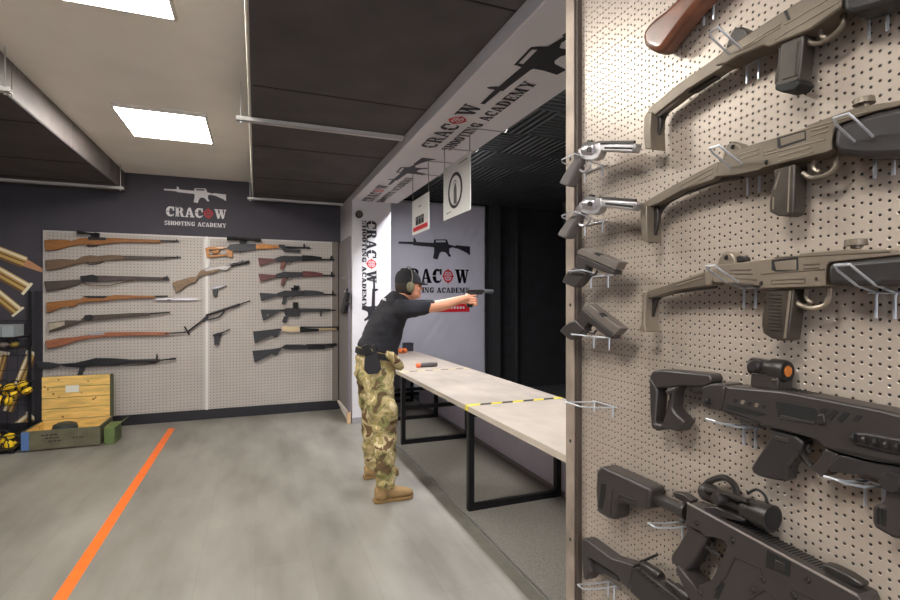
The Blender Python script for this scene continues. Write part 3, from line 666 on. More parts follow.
g.poly('stock_recess', [(104,136),(122,140),(118,190),(108,240),(94,232),(100,180)], M_deep, -.0008, .01, 0, parent=sk)
g.lines('stock_seam', [((150,160),(140,262)),((170,196),(240,216)),((170,196),(182,180)),((182,180),(240,206))], M_poly, .0022, parent=sk)
g.lathe('stock_band', (286,172), (300,180), [(0, .02), (1, .02)], M_poly, .026, parent=sk)
sc = g.poly('scope_mount', [(500,236),(560,228),(680,280),(672,292),(560,268)], M_poly, .012, .028, .002)
g.lathe('scope_tube', (512,162), (792,278), [(0, .014), (.05, .018), (.18, .018), (.24, .013), (.60, .013), (.64, .019), (.70, .021), (.74, .019), (.80, .022), (1, .023)], M_gun, .028, parent=sc)
g.lathe('scope_lens', (788,276), (794,278.5), [(0, .019), (1, .019)], M_deep, .028, parent=sc)
bm = NB(); c = g.w((566,198), 0); lathe(bm, c+Vector((-.004, 0, 0)), c+Vector((.02, 0, 0)), [(0, .009), (.2, .0115), (1, .0115)], 18); obj('adjust_knob', bm, M_poly, sc)
g.tube('bracket', [(514,150),(540,126),(596,112),(636,140),(650,190)], M_gun, .006, .03, parent=sc); g.tube('bracket', [(520,160),(620,182),(690,206)], M_gun, .004, .008, parent=sc)
g.tube('lens_strap', [(690,176),(726,160),(758,182),(770,216)], M_deep, .0025, .03, parent=sc)
g.poly('rear_sight', [(384,170),(430,176),(470,206),(456,220),(400,196)], M_gun, .016, .02, .003)
g.poly('front_sight', [(985,455+0),(1030,470),(1090,500),(1150,540),(1140,556),(1060,532),(1000,490)], M_gun, .016, .02, .003)

# 7 black rifle at the bottom left
g = Gun('rifle', 'black rifle with triangular stock cut by the bottom edge of the near board', 'gun', 0, .808, (650, 575))
g.f(575, 450, 4)
g.poly('stock', [(26,356),(46,362),(140,434),(232,462),(228,500),(214,560),(180,532),(168,505),(60,436),(50,440),(62,492),(46,522),(34,522),(26,440)], M_poly2, 0, .036, .004)
g.poly('stock_web', [(50,440),(62,436),(168,505),(176,530),(120,500),(66,496)], M_poly, .012, .018, .001)
g.poly('receiver', [(220,470),(246,476),(400,600),(560,760),(440,800),(300,650),(216,566)], M_poly, .002, .034, .004)
g.poly('top_rail', [(224,478),(246,470),(440,620),(430,640)], M_gun, -.003, .03, .002)
g.lathe('scope_tube', (272,462), (345,510), [(0, .009), (.1, .0125), (.9, .0125), (1, .010)], M_gun, .02)
g.lathe('laser_tube', (372,530), (470,605), [(0, .008), (.3, .008), (.35, .012), (.6, .012), (.65, .016), (1, .016)], M_gun, .016)
g.lines('bayonet_lug', [((262,450),(330,420))], M_deep, .003, .02)
for k in range(5): g.poly('rail_tooth', [(246+k*18, 484+k*15), (254+k*18, 478+k*15), (264+k*18, 488+k*15), (256+k*18, 494+k*15)], M_deep, -.005, .01, .0005)

# pistols
def pistol_a(lab, base, rot):
    g = Gun('pistol', lab, 'pistol', 0, .778, base, 'grey semi-automatic pistols on the near board'); g.rot = rot
    g.f(550, 240, 8.571)
    g.poly('slide', [(228,112),(236,96),(272,70),(592,192),(560,262),(236,124)], M_greyslide, 0, .026, .002)
    g.poly('ejection_port', [(372,118),(392,112),(436,130),(420,146)], M_deep, -.0004, .01, 0)
    g.lathe('muzzle', (560,222), (582,232), [(0, .006), (1, .006)], M_deep, .013)
    fr = g.poly('frame', [(232,126),(556,266),(545,302),(430,272),(380,250),(310,222),(296,292),(240,262),(205,236),(226,190)], M_poly2, .001, .024, .002)
    g.poly('grip', [(158,262),(205,236),(300,290),(282,330),(236,392),(206,412),(180,404),(98,366),(122,312)], M_poly2, -.001, .028, .004, parent=fr)
    g.tube('trigger_guard', [(300,232),(308,275),(345,302),(385,300),(402,268)], M_poly, .003, .013, parent=fr)
    g.tube('trigger', [(345,240),(338,258),(346,274)], M_deep, .0025, .013)
    g.lines('front_sight', [((556,180),(574,186))], M_deep, .0022, .013)
    return g
pistol_a('upper of two grey pistols on the left edge of the near board', (600, 262), None)
pistol_a('lower of two grey pistols, muzzle tipped steeply downwards', (600, 320), (600, 262, R(17), 2, 61))
def revolver(lab, base, rot):
    g = Gun('revolver', lab, 'revolver', 0, .774, base, 'long-barrelled silver revolvers on the near board'); g.rot = rot
    g.f(550, 130, 8.571)
    g.poly('barrel', [(425,122),(726,118),(722,150),(702,200),(560,192),(430,186)], M_steel, .002, .022, .004, seg=3)
    g.lines('barrel_groove', [((470,158),(706,162))], M_deep, .0022, .002)
    g.lines('top_rib', [((410,112),(726,108))], M_gun, .0035, .012)
    fr = g.poly('frame', [(240,170),(268,150),(310,165),(330,128),(425,112),(432,190),(410,240),(372,262),(310,262),(262,246),(240,215)], M_steel, .003, .020, .002)
    g.lathe('cylinder', (306,168), (400,172), [(0, .015), (.1, .018), (.9, .018), (1, .015)], M_steel, .012)
    g.lines('cylinder_flute', [((318,158),(352,160)), ((318,170),(352,172)), ((318,182),(352,184))], M_gun, .002, -.0055)
    g.poly('hammer', [(268,150),(300,122),(320,88),(350,92),(345,110),(320,135),(300,165)], M_gun, .008, .01, .001, parent=fr)
    g.poly('grip', [(222,186),(246,200),(258,250),(240,300),(205,370),(150,492),(110,480),(68,462),(100,400),(150,318),(196,255)], M_rubber, -.001, .03, .007, seg=3)
    g.tube('trigger_guard', [(262,268),(248,310),(262,350),(300,362),(340,330),(352,280)], M_steel, .0032, .012, parent=fr)
    g.tube('trigger', [(310,262),(312,290),(296,318)], M_steel, .0025, .012)
revolver('upper of two silver revolvers hooked by the frame post', (590, 160), None)
revolver('lower of two silver revolvers hooked by the frame post', (590, 214), (585, 160, R(5), 0, 54))

# ------------------------------------------------------------------ guns on the back wall
M_wO = mat('orange_gunstock', (150, 98, 50), .4, 0, var=.25, scale=14, stretch=(.6, 3, 5), coat=.2)
M_wR = mat('reddish_gunstock', (156, 96, 66), .4, 0, var=.2, scale=14, stretch=(.6, 3, 5), coat=.2)
M_wB = mat('brown_gunstock', (112, 88, 66), .5, 0, var=.22, scale=14, stretch=(.6, 3, 5))
M_wD = mat('dark_gunstock', (78, 66, 58), .5, 0, var=.22, scale=14, stretch=(.6, 3, 5))
M_wT = mat('tan_gunstock', (132, 106, 80), .5, 0, var=.2, scale=14, stretch=(.6, 3, 5))
M_wY = mat('honey_gunstock', (192, 124, 48), .4, 0, var=.22, scale=16, coat=.2)
M_wM = mat('maroon_furniture', (98, 46, 44), .4, 0, var=.2, scale=20)
M_bm = mat('blued_steel', (52, 50, 52), .4, .6, var=.15, scale=10)
M_bs = mat('black_stock', (44, 44, 48), .5, 0, var=.1, scale=20)
M_gold = mat('nickel_gold', (214, 190, 150), .3, .7)
YG = 6.925; RF = 'long wooden rifles in the left column of the back wall'
def WG(nm, lab, base, group=None, cat='gun'): return Gun(nm, lab, cat, 1, YG, base, group)
g = WG('rifle', 'orange-brown wooden rifle with black scope, topmost in the left column', (105, 242), RF)
g.poly('stock', [(44,240.5),(52,240),(64,240),(72,241.3),(79,238.8),(88,238),(115,238.3),(123,239),(160,240.3),(160,243.4),(123,242.8),(115,243.5),(95,245.5),(80,245),(70,246.5),(56,250.5),(45,251.3)], M_wO, 0, .035, .006)
g.poly('receiver', [(88,237),(106,238),(106,240.5),(88,240.5)], M_bm, -.002, .03, .003)
g.poly('magazine', [(86,244.5),(99,245),(96,246.8),(87,246.8)], M_bm, .004, .026, .002)
g.lathe('barrel', (155, 241.3), (179, 241.6), [(0, .011), (.5, .009), (1, .009)], M_bm, .014)
g.poly('front_sight', [(175.5,241),(176.5,239.2),(177.5,241)], M_bm, .01, .006, 0)
s = g.lathe('scope', (77, 232.8), (99, 235.2), [(0, .018), (.3, .018), (.4, .013), (.75, .013), (.8, .02), (1, .02)], M_deep, -.01)
g.poly('scope_mount', [(89,234.5),(98,235.5),(99,238),(92,238)], M_deep, -.006, .02, .002, parent=s)
g = WG('rifle', 'grey-brown wooden rifle, second from the top in the left column', (105, 260), RF)
g.poly('stock', [(45,260.8),(62,259.3),(75,260.5),(83,256.8),(90,255.6),(98,256.4),(110,255.4),(123,256),(123,260),(105,261),(95,263.5),(85,262.8),(75,265),(60,269.2),(46,271)], M_wB, 0, .035, .006)
g.poly('handguard', [(123,256),(166,257),(166,259.2),(123,260)], M_wD, 0, .03, .004)
g.lathe('barrel', (160, 257.8), (181, 257.8), [(0, .011), (1, .008)], M_bm, .014)
g.tube('trigger_guard', [(86,263),(90,265),(97,264.5),(103,262)], M_bm, .005, .014)
g.poly('front_sight', [(177,257.4),(177.6,255.4),(178.4,257.4)], M_bm, .01, .006, 0)
g = WG('rifle', 'dark rifle with a loose sling strap, third in the left column', (105, 280), RF)
g.poly('stock', [(43.5,281.8),(60,281),(80,280),(84,282),(75,286),(62,289.6),(46,292)], M_wD, 0, .035, .006)
g.poly('fore_end', [(80,277),(92,276),(105,276),(165,277.7),(165,280.6),(135,280.6),(120,281),(95,282.4),(80,282)], mat('dark_wood_fore', (74, 60, 58), .5, var=.2, scale=14), 0, .034, .004)
g.poly('receiver', [(80,276.5),(86,276),(92,275),(98,276.5),(98,282),(82,282.6)], M_bm, -.003, .034, .003)
g.poly('nose_cap', [(163,277.5),(166,277),(167,275.8),(169.5,280.6),(163,280.6)], M_bm, 0, .03, .002)
g.tube('sling', [(83,283),(88,285.5),(98,286),(108,285.8),(118,284),(128,281.5),(134,281)], M_wB, .006, .012)
g = WG('rifle', 'honey-coloured rifle with a bayonet fixed under the muzzle', (105, 300), RF)
g.poly('stock', [(46,303),(70,300.5),(80,300),(84,297.8),(105,297),(115,295.4),(155,296.2),(155,298.5),(120,299.8),(100,302),(88,302.5),(77,304),(75,307),(70,308),(66,306.5),(50,312.6),(46.5,313.5)], M_wO, 0, .035, .006)
g.poly('receiver', [(81,296.3),(96,296.5),(108,296.5),(104,298.8),(88,298.5)], M_bm, -.003, .03, .003)
g.lathe('barrel', (150, 297), (168, 296.6), [(0, .011), (1, .009)], M_bm, .014)
by = g.poly('bayonet_blade', [(169,299),(190,298.6),(196,298.6),(199,299.8),(190,300.8),(169,300.6)], M_steel, .012, .006, .001)
g.poly('bayonet_grip', [(155,298.8),(168,298.8),(168,300.8),(156,300.8)], M_steel, .004, .02, .003, parent=by)
g.lathe('bayonet_guard', (168, 299.4), (171, 299.4), [(0, .016), (1, .016)], M_steel, .014, parent=by)
g = WG('rifle', 'dark wooden rifle with a pale worn patch on the butt', (105, 318), RF)
st_ = g.poly('stock', [(47.5,323.2),(66,320.8),(80,321),(84,317),(92,315.5),(104,315),(130,313.6),(150,313.2),(150,316),(120,318.5),(95,321),(82,322.6),(75,325),(60,330),(49,332.8)], M_wD, 0, .035, .006)
g.poly('worn_patch', [(48.2,324),(64.5,321.8),(64.5,325.5),(49,331)], mat('pale_worn_wood', (172, 160, 142), .6, var=.15, scale=20), -.001, .006, .001, parent=st_)
g.poly('receiver', [(84,315.8),(90,315),(94,317),(92,321),(84,321)], M_bm, -.003, .03, .003)
g.lathe('barrel', (140, 314.8), (170, 312.8), [(0, .012), (1, .009)], M_bm, .014)
g = WG('rifle', 'bright reddish-orange wooden rifle above the machine gun', (110, 340), RF)
g.poly('stock', [(45,341.5),(60,338.6),(72,338),(86,336),(95,334.4),(110,332.6),(140,332.4),(169,332.5),(169,335.6),(130,336.6),(110,337.2),(90,339),(78,341.2),(60,347),(47,349.4)], M_wR, 0, .035, .007)
g.poly('bolt_action', [(88,334.2),(95,333),(104,333.2),(104,335.4),(90,336)], M_steel, -.003, .03, .003)
g.lathe('barrel', (165, 333.9), (186, 332.6), [(0, .016), (.15, .016), (.2, .009), (1, .009)], M_bm, .014)
g = WG('machine_gun', 'long black machine gun with bipod hanging above the wooden crate', (105, 363))
g.poly('stock', [(36,362.2),(48,363),(58,364.5),(60,367),(50,369.6),(42,370),(38,368)], M_bs, 0, .035, .004)
g.poly('receiver', [(58,364.6),(75,363.5),(88,360.5),(95,358.6),(112,358.8),(128,359.8),(128,363.2),(118,366),(95,366.6),(80,367.6),(66,367.2)], M_bm, 0, .036, .003)
g.poly('grip', [(80,366.5),(86,367),(83,372),(82,376),(77,376.5)], M_bs, .004, .026, .003)
g.lathe('barrel_jacket', (124, 361.8), (160, 361), [(0, .018), (1, .018)], M_bm, .014)
g.lathe('barrel', (158, 361), (176, 359), [(0, .010), (.6, .008), (.7, .012), (1, .012)], M_bm, .014)
g.tube('bipod_leg', [(122,365.5),(138,365.4),(157,363.6)], M_bm, .005, .0)
g.tube('bipod_leg', [(120,363.6),(140,364),(158,362.6)], M_bm, .005, .02)
g.poly('front_sight', [(156,357),(157,353),(158,357),(158,361),(156,361)], M_bm, .01, .006, 0)
# middle column
g = WG('submachine_gun', 'tan wooden-stocked gun slanting upwards across the white joint strip', (205, 275))
g.poly('stock', [(172,283),(191,277.3),(196,277.3),(200.5,271),(205,269.5),(222,266.5),(224,268),(216,272.6),(205,275.6),(199,277),(195,283),(188,285.2),(178,292.5),(175.5,292)], M_wT, 0, .035, .006)
g.poly('receiver', [(204,269),(222,266.2),(230,264.5),(231,267),(226,271),(219,269.5),(206,272)], mat('receiver_glint_metal', (148, 142, 138), .35, .6), -.003, .032, .003)  # receiver metal, its colour lightened to carry a white glint
g.lathe('barrel_jacket', (226, 266.7), (249.5, 262), [(0, .018), (1, .018)], M_bm, .014)
g.poly('front_sight', [(241,263),(242,260),(243.5,262.5)], M_bm, .01, .008, 0)
g = WG('pistol', 'small black pistol with silver slide, upper one in the middle of the back wall', (217, 290), cat='pistol')
g.poly('slide', [(211,289),(214,286.6),(222,285.6),(226,284),(225.5,286),(218,289),(212,290)], mat('silver_slide', (150, 148, 150), .35, .7), 0, .024, .002)
g.poly('grip', [(212.4,289.6),(217.4,288.8),(217.5,295.6),(213,296.2)], M_bs, 0, .03, .003)
g = WG('submachine_gun', 'thin skeleton-stocked dark gun slanting up below the tan wooden one', (215, 315))
g.tube('butt_plate', [(184.5,327),(189.5,335.5)], M_bm, .009, .016)
g.tube('stock_tube', [(188,332),(203,320.5)], M_bm, .011, .016)
g.lathe('receiver_tube', (206, 316), (234, 306.6), [(0, .015), (1, .014)], M_bm, .016)
g.lathe('barrel', (232, 307.4), (250.5, 301.2), [(0, .016), (.4, .016), (.45, .008), (1, .008)], M_bm, .016)
g.tube('frame_strut', [(203,320.5),(209,319.8),(219,317.4),(224.5,311.5)], M_bm, .009, .016)
g.poly('rear_block', [(201,321),(206.5,315.5),(209,318),(204,322.5)], M_bm, .004, .026, .003)
g = WG('pistol', 'small dark long-barrelled pistol, lower one in the middle of the back wall', (217, 337), cat='pistol')
g.lathe('barrel', (219, 334.5), (230, 329.8), [(0, .012), (.5, .008), (1, .008)], M_bm, .014)
g.poly('receiver', [(212.5,335.2),(219,333),(222,334),(221,336.6),(213.4,337.4)], M_bm, 0, .026, .002)
g.poly('grip', [(214,336.6),(221,334.6),(218.6,345.2),(214.2,345.6)], M_bs, 0, .03, .003)
# right column
AR = 'assault rifles in the right column of the back wall'
g = WG('sniper_rifle', 'rifle with honey thumbhole stock and long black scope', (250, 248))
g.poly('stock', [(205,248.4),(212,246.8),(224,247.2),(226,248.8),(218,249.6),(209,250.6)], M_wY, 0, .034, .004, more=([(205,248.4),(208.5,250),(210.2,257.6),(206.8,258)], [(208,256),(227,254.6),(227,256.2),(209,258)], [(211,252.4),(214.5,250.6),(220,249.6),(218.5,253),(216,254.2),(212,253.8)], [(226,250),(229,247.6),(233,249),(232.4,258.2),(228,257)]))
g.poly('receiver', [(226,249.4),(229.5,244.8),(240,244),(256,244.4),(256,250),(240,252),(241.5,253.5),(240.5,253.6),(239,251.8),(231,251.6)], M_bm, -.002, .036, .002)
g.poly('handguard', [(255,245.4),(262,244.4),(279,246),(279,248.6),(266,249.2),(256,249.6)], M_wY, 0, .034, .004)
g.lathe('barrel', (278, 247), (310, 248.4), [(0, .012), (.9, .009), (.91, .012), (1, .012)], M_bm, .014)
g.poly('gas_block', [(278,245),(285,245.2),(286,249.2),(300.5,250),(300,253),(284,252)], M_bm, .002, .03, .002)
g.poly('front_sight', [(303,247.8),(303.4,244.4),(305,244.4),(305.4,248)], M_bm, .01, .008, 0)
s = g.lathe('scope', (227, 238.8), (261, 240.6), [(0, .023), (.28, .023), (.34, .015), (.45, .015), (.46, .022), (.54, .022), (.55, .015), (.78, .015), (.84, .021), (1, .021)], M_deep, .0)
g.poly('scope_mount', [(239,240.5),(247,241),(246,244.8),(240,244.6)], M_deep, .002, .02, .002, parent=s)
def ak(lab, dx, dy, ms, mg, mh, optic=False):
    g = WG('assault_rifle', lab, (295+dx, 260+dy), AR); g.F = (dx, dy, 1)
    g.poly('stock', [(258,258.2),(275,259.4),(275.4,262),(259.5,266.2)], ms, 0, .034, .004)
    g.poly('receiver', [(274,259.6),(277,258),(283,256.2),(302,256.6),(302,261.2),(292,262),(285,262.2),(276,262)], M_bm, -.002, .036, .002)
    g.poly('grip', [(281.6,262),(286,262),(284,267),(283,270),(280,269.6)], mg, .003, .028, .003)
    g.tube('trigger_guard', [(286,262.2),(287.5,264.4),(291,264.2),(292,262)], M_bm, .004, .014)
    g.poly('handguard', [(302,255.6),(312,256),(322,257.6),(322,260.6),(302,261.6)], mh, 0, .036, .004)
    g.lathe('barrel', (320, 259.9), (334, 260.2), [(0, .012), (.7, .010), (.72, .014), (1, .014)], M_bm, .014)
    g.poly('front_sight', [(330,259.6),(330.6,256.2),(332,256.2),(332.4,260)], M_bm, .01, .008, 0)
    if optic:
        s = g.lathe('optic', (292, 252.6), (297.4, 253), [(0, .022), (1, .026)], M_deep, .008)
        g.poly('optic_mount', [(289,253),(296,254.4),(296,256.6),(290,256.4)], M_deep, .002, .026, .002, parent=s)
ak('upper of two assault rifles with maroon stock and grip', 0, 0, M_wM, mat('red_brown_grip', (124, 66, 50), .4), M_deep)
ak('lower of two assault rifles with maroon stock, maroon handguard', .6, 16, M_wM, mat('red_brown_grip2', (104, 58, 50), .4), M_wM)
ak('all-black assault rifle with small round optic, below the maroon ones', 1.6, 35, M_bs, M_bs, M_bs, True)
g = WG('assault_rifle', 'black assault rifle with triangular stock and boxy sight', (297, 312), AR)
g.poly('stock', [(260.4,310),(278,310),(280,311.4),(270,317.4),(263,321)], M_bs, 0, .034, .004)
g.poly('stock_window', [(266.6,315.6),(268.6,314.2),(268.6,315.8),(266.8,316.8)], mat('panel_grey', (150, 142, 136), .6), -.001, .004, 0)
g.lathe('buffer_tube', (278, 310.8), (285, 310.8), [(0, .013), (1, .013)], M_bm, .016)
g.poly('receiver', [(284,309.4),(287,308.6),(300,308.8),(300,316.6),(294,317),(290,316.2),(285,315.8)], M_bm, -.002, .036, .002)
g.poly('grip', [(284,316.8),(288.6,316.8),(287,321),(285.6,323.4),(282,322.4)], M_bs, .003, .028, .003)
g.poly('handguard', [(300,308.8),(330,309.2),(333,310.4),(330,312),(300,312.6)], M_bs, 0, .036, .004)
g.lathe('barrel', (329, 310.6), (335.5, 310.6), [(0, .012), (1, .010)], M_bm, .014)
g.poly('foregrip', [(320,311.8),(322,311.8),(321.8,317),(320,317)], M_bs, .006, .02, .002)
s = g.poly('optic', [(293,302.6),(298.2,302.8),(298.2,308.8),(293,308.8)], M_deep, .002, .03, .003)
g = WG('shotgun', 'shotgun with pale gold receiver and black stock', (295, 333), 'shotguns at the bottom of the right column')
g.poly('stock', [(253,332),(273,330),(279,329),(282,329.5),(280,332),(277.4,337.4),(275,337.8),(272,336.2),(254.6,343.4)], M_bs, 0, .035, .005)
g.poly('receiver', [(281.6,327),(300,327.2),(300,332.2),(290,332.4),(282,331.4)], M_gold, -.002, .036, .002)
g.poly('fore_end', [(300,328.2),(319,329.2),(319,331.8),(300,332.8)], M_deep, 0, .036, .004)
g.lathe('barrel', (300, 327.6), (338.4, 327.6), [(0, .009), (1, .009)], M_bm, .012)
g.lathe('magazine_tube', (318, 329.7), (337, 329.7), [(0, .013), (1, .013)], M_gold, .014)
g.lathe('muzzle_ring', (336.4, 328.8), (338.8, 328.8), [(0, .024), (1, .024)], M_deep, .012)
g = WG('shotgun', 'all-black pump shotgun, lowest gun in the right column', (295, 350), 'shotguns at the bottom of the right column')
g.poly('stock', [(252.4,351.4),(273,349.6),(281,348),(284,346.6),(280,351),(277,356.2),(274.4,355.6),(272,354.6),(254.4,363)], M_bs, 0, .035, .005)
g.poly('receiver', [(281,348),(286,345),(300,345.2),(308,345.8),(308,349.6),(290,350),(285,349.6)], M_bm, -.002, .036, .002)
g.lathe('barrel', (306, 345.8), (336.4, 344.8), [(0, .015), (.9, .015), (.91, .019), (1, .019)], M_bm, .012)
g.poly('pump', [(308,347),(325,346.6),(325,349.6),(308,350)], M_deep, 0, .038, .004)
g.lathe('magazine_tube', (324, 348), (334, 347), [(0, .012), (1, .012)], M_bm, .014)
# short gun on the side return board
g = Gun('submachine_gun', 'small black gun hanging on the narrow side panel by the pillar', 'gun', 0, 1.008, (343, 300))
g.poly('body', [(340.6,312),(343,300),(345.6,292),(347.2,293),(346,302),(343.6,313),(341.6,315)], M_bs, 0, .036, .003)
g.lathe('barrel', (346.2, 294), (347.6, 289), [(0, .012), (1, .010)], M_bm, .018)
g.poly('grip', [(344.8,302),(347.6,303),(347.2,306),(344.4,305)], M_bs, .005, .026, .002)
for px_, py_ in ((344.5, 279), (346.8, 292)):
    c = P(px_, py_, 0, 1.06); o = obj('peg', lathe(NB(), c, c+Vector((-.03, 0, 0)), [(0, .008), (1, .01)], 10), M_chrome, origin=c)
    tag(o, 'tiny shiny peg on the narrow side panel', 'peg', 'pegs on the narrow side panel')
# ------------------------------------------------------------------ floor tape
t = obj('floor_tape', B(-.95, -.883, -2.5, 6.62, 0, .0016), mat('orange_tape', (246, 112, 30), .45, var=.08, scale=12), smooth=0, origin=(-.916, 2, 0))
tag(t, 'straight bright orange tape line stuck along the pale floor', 'floor tape')

# ------------------------------------------------------------------ firing table
M_top = mat('pale_laminate', (184, 171, 158), .5, 0, var=.10, scale=5, stretch=(1.6, .8, 1))
M_edge = mat('laminate_edge', (196, 184, 170), .5, var=.05, scale=10)
tb = thing('firing_table', 'long pale-topped table on black steel frames along the firing line', 'table', (1.84, 4.2, .002))
for xa, y0, y1 in ((1.40, 1.50, 3.268), (1.40, 3.272, 5.048), (1.40, 5.052, 6.072), (1.60, 6.076, 7.25)):
    p = obj('tabletop', B(xa, 2.19, y0, y1, .712, .75), M_top, tb, .002, smooth=0)
    obj('edge_band', B(xa-.003, xa, y0, y1, .712, .75), M_edge, p, smooth=0)
for y, mid in ((1.65, False), (3.27, False), (5.02, True), (6.04, True), (7.1, False)):
    xl = 1.63 if y > 6.1 else 1.425
    for x in (xl, 2.15): obj('leg', B(x-.022, x+.022, y-.022, y+.022, .002, .668), M_blackmetal, tb, .002, smooth=0)
    obj('bottom_bar', B(xl+.022, 2.128, y-.022, y+.022, .002, .046), M_blackmetal, tb, .002, smooth=0)
    obj('top_bar', B(xl-.022, 2.172, y-.022, y+.022, .668, .712), M_blackmetal, tb, .002, smooth=0)
    if mid: obj('middle_bar', B(xl+.022, 2.128, y-.018, y+.018, .36, .40), M_blackmetal, tb, .002, smooth=0)
M_yel = mat('hazard_yellow', (236, 214, 50), .5); M_hb = mat('hazard_black', (52, 48, 44), .5)
def hazard(lab, y, m1, m2):
    t = thing('hazard_tape', lab, 'tape', (1.8, y, .75), 'hazard tapes across the table joints')
    ya, yb = NB(), NB(); n = 9; w_ = .79/n
    for i in range(n):
        x = 1.40+i*w_; s = .03
        pts = [(x, y-.024, .7502), (x+w_, y-.024, .7502), (x+w_+ (s if i < n-1 else 0), y+.024, .7502), (x+(s if i else 0), y+.024, .7502)]
        prism(ya if i % 2 == 0 else yb, pts, (0, 0, .0008))
    obj('yellow_stripes', ya, m1, t, smooth=0); obj('dark_stripes', yb, m2, t, smooth=0)
    obj('folded_end', B(1.3945, 1.3968, y-.024, y+.024, .715, .7508), m1, t, smooth=0)
hazard('bright yellow and black tape across the nearer table joint', 3.27, M_yel, M_hb)
hazard('faded yellow and black tape across the farther table joint', 5.05, mat('faded_yellow', (214, 200, 140), .5), mat('faded_black', (110, 102, 92), .5))
t = thing('handheld_tube', 'dark grey cylinder with an orange end lying on the table', 'tube', (1.77, 5.30, .775))
obj('body', lathe(NB(), (1.70, 5.30, .776), (1.90, 5.30, .776), [(0, .022), (.1, .025), (.8, .025), (.85, .022), (.97, .022), (1, .018)]), mat('dark_grey_case', (84, 78, 78), .5), t)
obj('end_cap', lathe(NB(), (1.655, 5.30, .776), (1.70, 5.30, .776), [(0, .021), (.2, .026), (1, .026)]), mat('orange_cap', (236, 110, 60), .5), t)
t = thing('small_bin', 'small black open box at the far end of the table', 'box', (2.10, 7.1, .75))
bm = NB(); x0, x1, y0, y1 = 2.02, 2.15, 7.02, 7.15
box(bm, x0, x1, y0, y1, .75, .755); box(bm, x0, x1, y0, y0+.006, .755, .87); box(bm, x0, x1, y1-.006, y1, .755, .87); box(bm, x0, x0+.006, y0+.006, y1-.006, .755, .87); box(bm, x1-.006, x1, y0+.006, y1-.006, .755, .87)
obj('box', bm, mat('black_plastic_bin', (50, 48, 56), .5), t, smooth=0)
obj('rim', B(x0-.004, x1+.004, y0-.004, y0-.0005, .85, .872), mat('black_plastic_bin', (50, 48, 56), .5), t, .001)
t = thing('orange_case', 'small orange case beside the black box on the table', 'case', (1.94, 6.8, .75))
obj('body', lathe(NB(), (1.86, 6.8, .785), (1.99, 6.83, .785), [(0, .02), (.1, .034), (.9, .034), (1, .02)], 14), mat('orange_plastic', (232, 120, 60), .45), t)
obj('clasp', B(1.91, 1.93, 6.757, 6.765, .775, .8), M_black, t, smooth=0)

# ------------------------------------------------------------------ hanging signs
def sign(lab, y0, y1, z0, z1, kind):
    x = 1.38
    t = thing('hanging_sign', lab, 'sign', (x, (y0+y1)/2, z0), 'white signs hanging from the beam')
    obj('board', B(x, x+.006, y0, y1, z0, z1), mat('sign_white', (232, 230, 226), .5), t, .001, smooth=0)
    for y in (y0+.015, y1-.015):
        obj('hanger_wire', tube(NB(), [(x+.003, y, z1-.02), (x+.003, y, 2.690), (x+.006, y, 2.695), (1.664, y, 2.697), (1.672, y, 2.72)], .0035, 8), mat('grey_wire', (150, 144, 140), .4, .6), t)
    def face(poly, m, nm, lift=.0015):
        bm = NB(); bm.faces.new([bm.verts.new((x-lift, y1-(y1-y0)*p[0], z0+(z1-z0)*p[1])) for p in poly])
        obj(nm, bm, m, t, smooth=0)
    if kind == 0:
        bm = NB()
        for q in ring(.47, .47, .27, .33, .21, .27, 0, 360, 28): bm.faces.new([bm.verts.new((x-.0015, y1-(y1-y0)*p[0], z0+(z1-z0)*p[1])) for p in q])
        obj('printed_oval', bm, M_text, t, smooth=0)
        face([(.42,.22),(.54,.22),(.53,.50),(.50,.60),(.46,.60),(.42,.50)], mat('print_grey', (96, 94, 92), .6), 'printed_figure')
        face([(.36,.56),(.40,.62),(.50,.62),(.58,.56),(.50,.66),(.44,.66)], mat('print_pale', (170, 168, 160), .6), 'printed_figure', .002)
        face([(.60,.90),(.92,.90),(.92,.915),(.60,.915)], mat('print_grey', (96, 94, 92), .6), 'printed_line')
        face([(.12,.10),(.32,.10),(.32,.115),(.12,.115)], mat('print_grey', (96, 94, 92), .6), 'printed_line')
    else:
        face([(.08,.08),(.94,.08),(.94,.20),(.08,.20)], M_red, 'printed_band')
        for k in range(3):
            a = .24+k*.17
            face([(a,.24),(a+.15,.24),(a+.15,.48),(a,.48)], M_text, 'printed_block')
            face([(a+.04,.38),(a+.10,.38),(a+.10,.44),(a+.04,.44)], mat('print_grey2', (150, 150, 150), .6), 'printed_block', .002)
        face([(.42,.72),(.58,.73),(.56,.76),(.44,.75)], M_text, 'printed_mark')
sign('nearer hanging white sign with a black oval ring', 3.17, 3.70, 2.125, 2.53, 0)
sign('farther hanging white sign with a red band along its foot', 4.06, 4.55, 2.11, 2.43, 1)

# round loudspeaker on the pillar
c = P(359, 215, 1, 6.085)
t = thing('wall_speaker', 'small round black speaker near the top of the white pillar', 'speaker', c)
obj('housing', lathe(NB(), c+Vector((0, .004, 0)), c+Vector((0, -.03, 0)), [(0, .045), (.7, .045), (1, .036)], 24), M_black, t)
obj('grille', lathe(NB(), c+Vector((0, -.03, 0)), c+Vector((0, -.034, 0)), [(0, .034), (1, .028)], 24), mat('brown_grille', (92, 76, 68), .6), t)

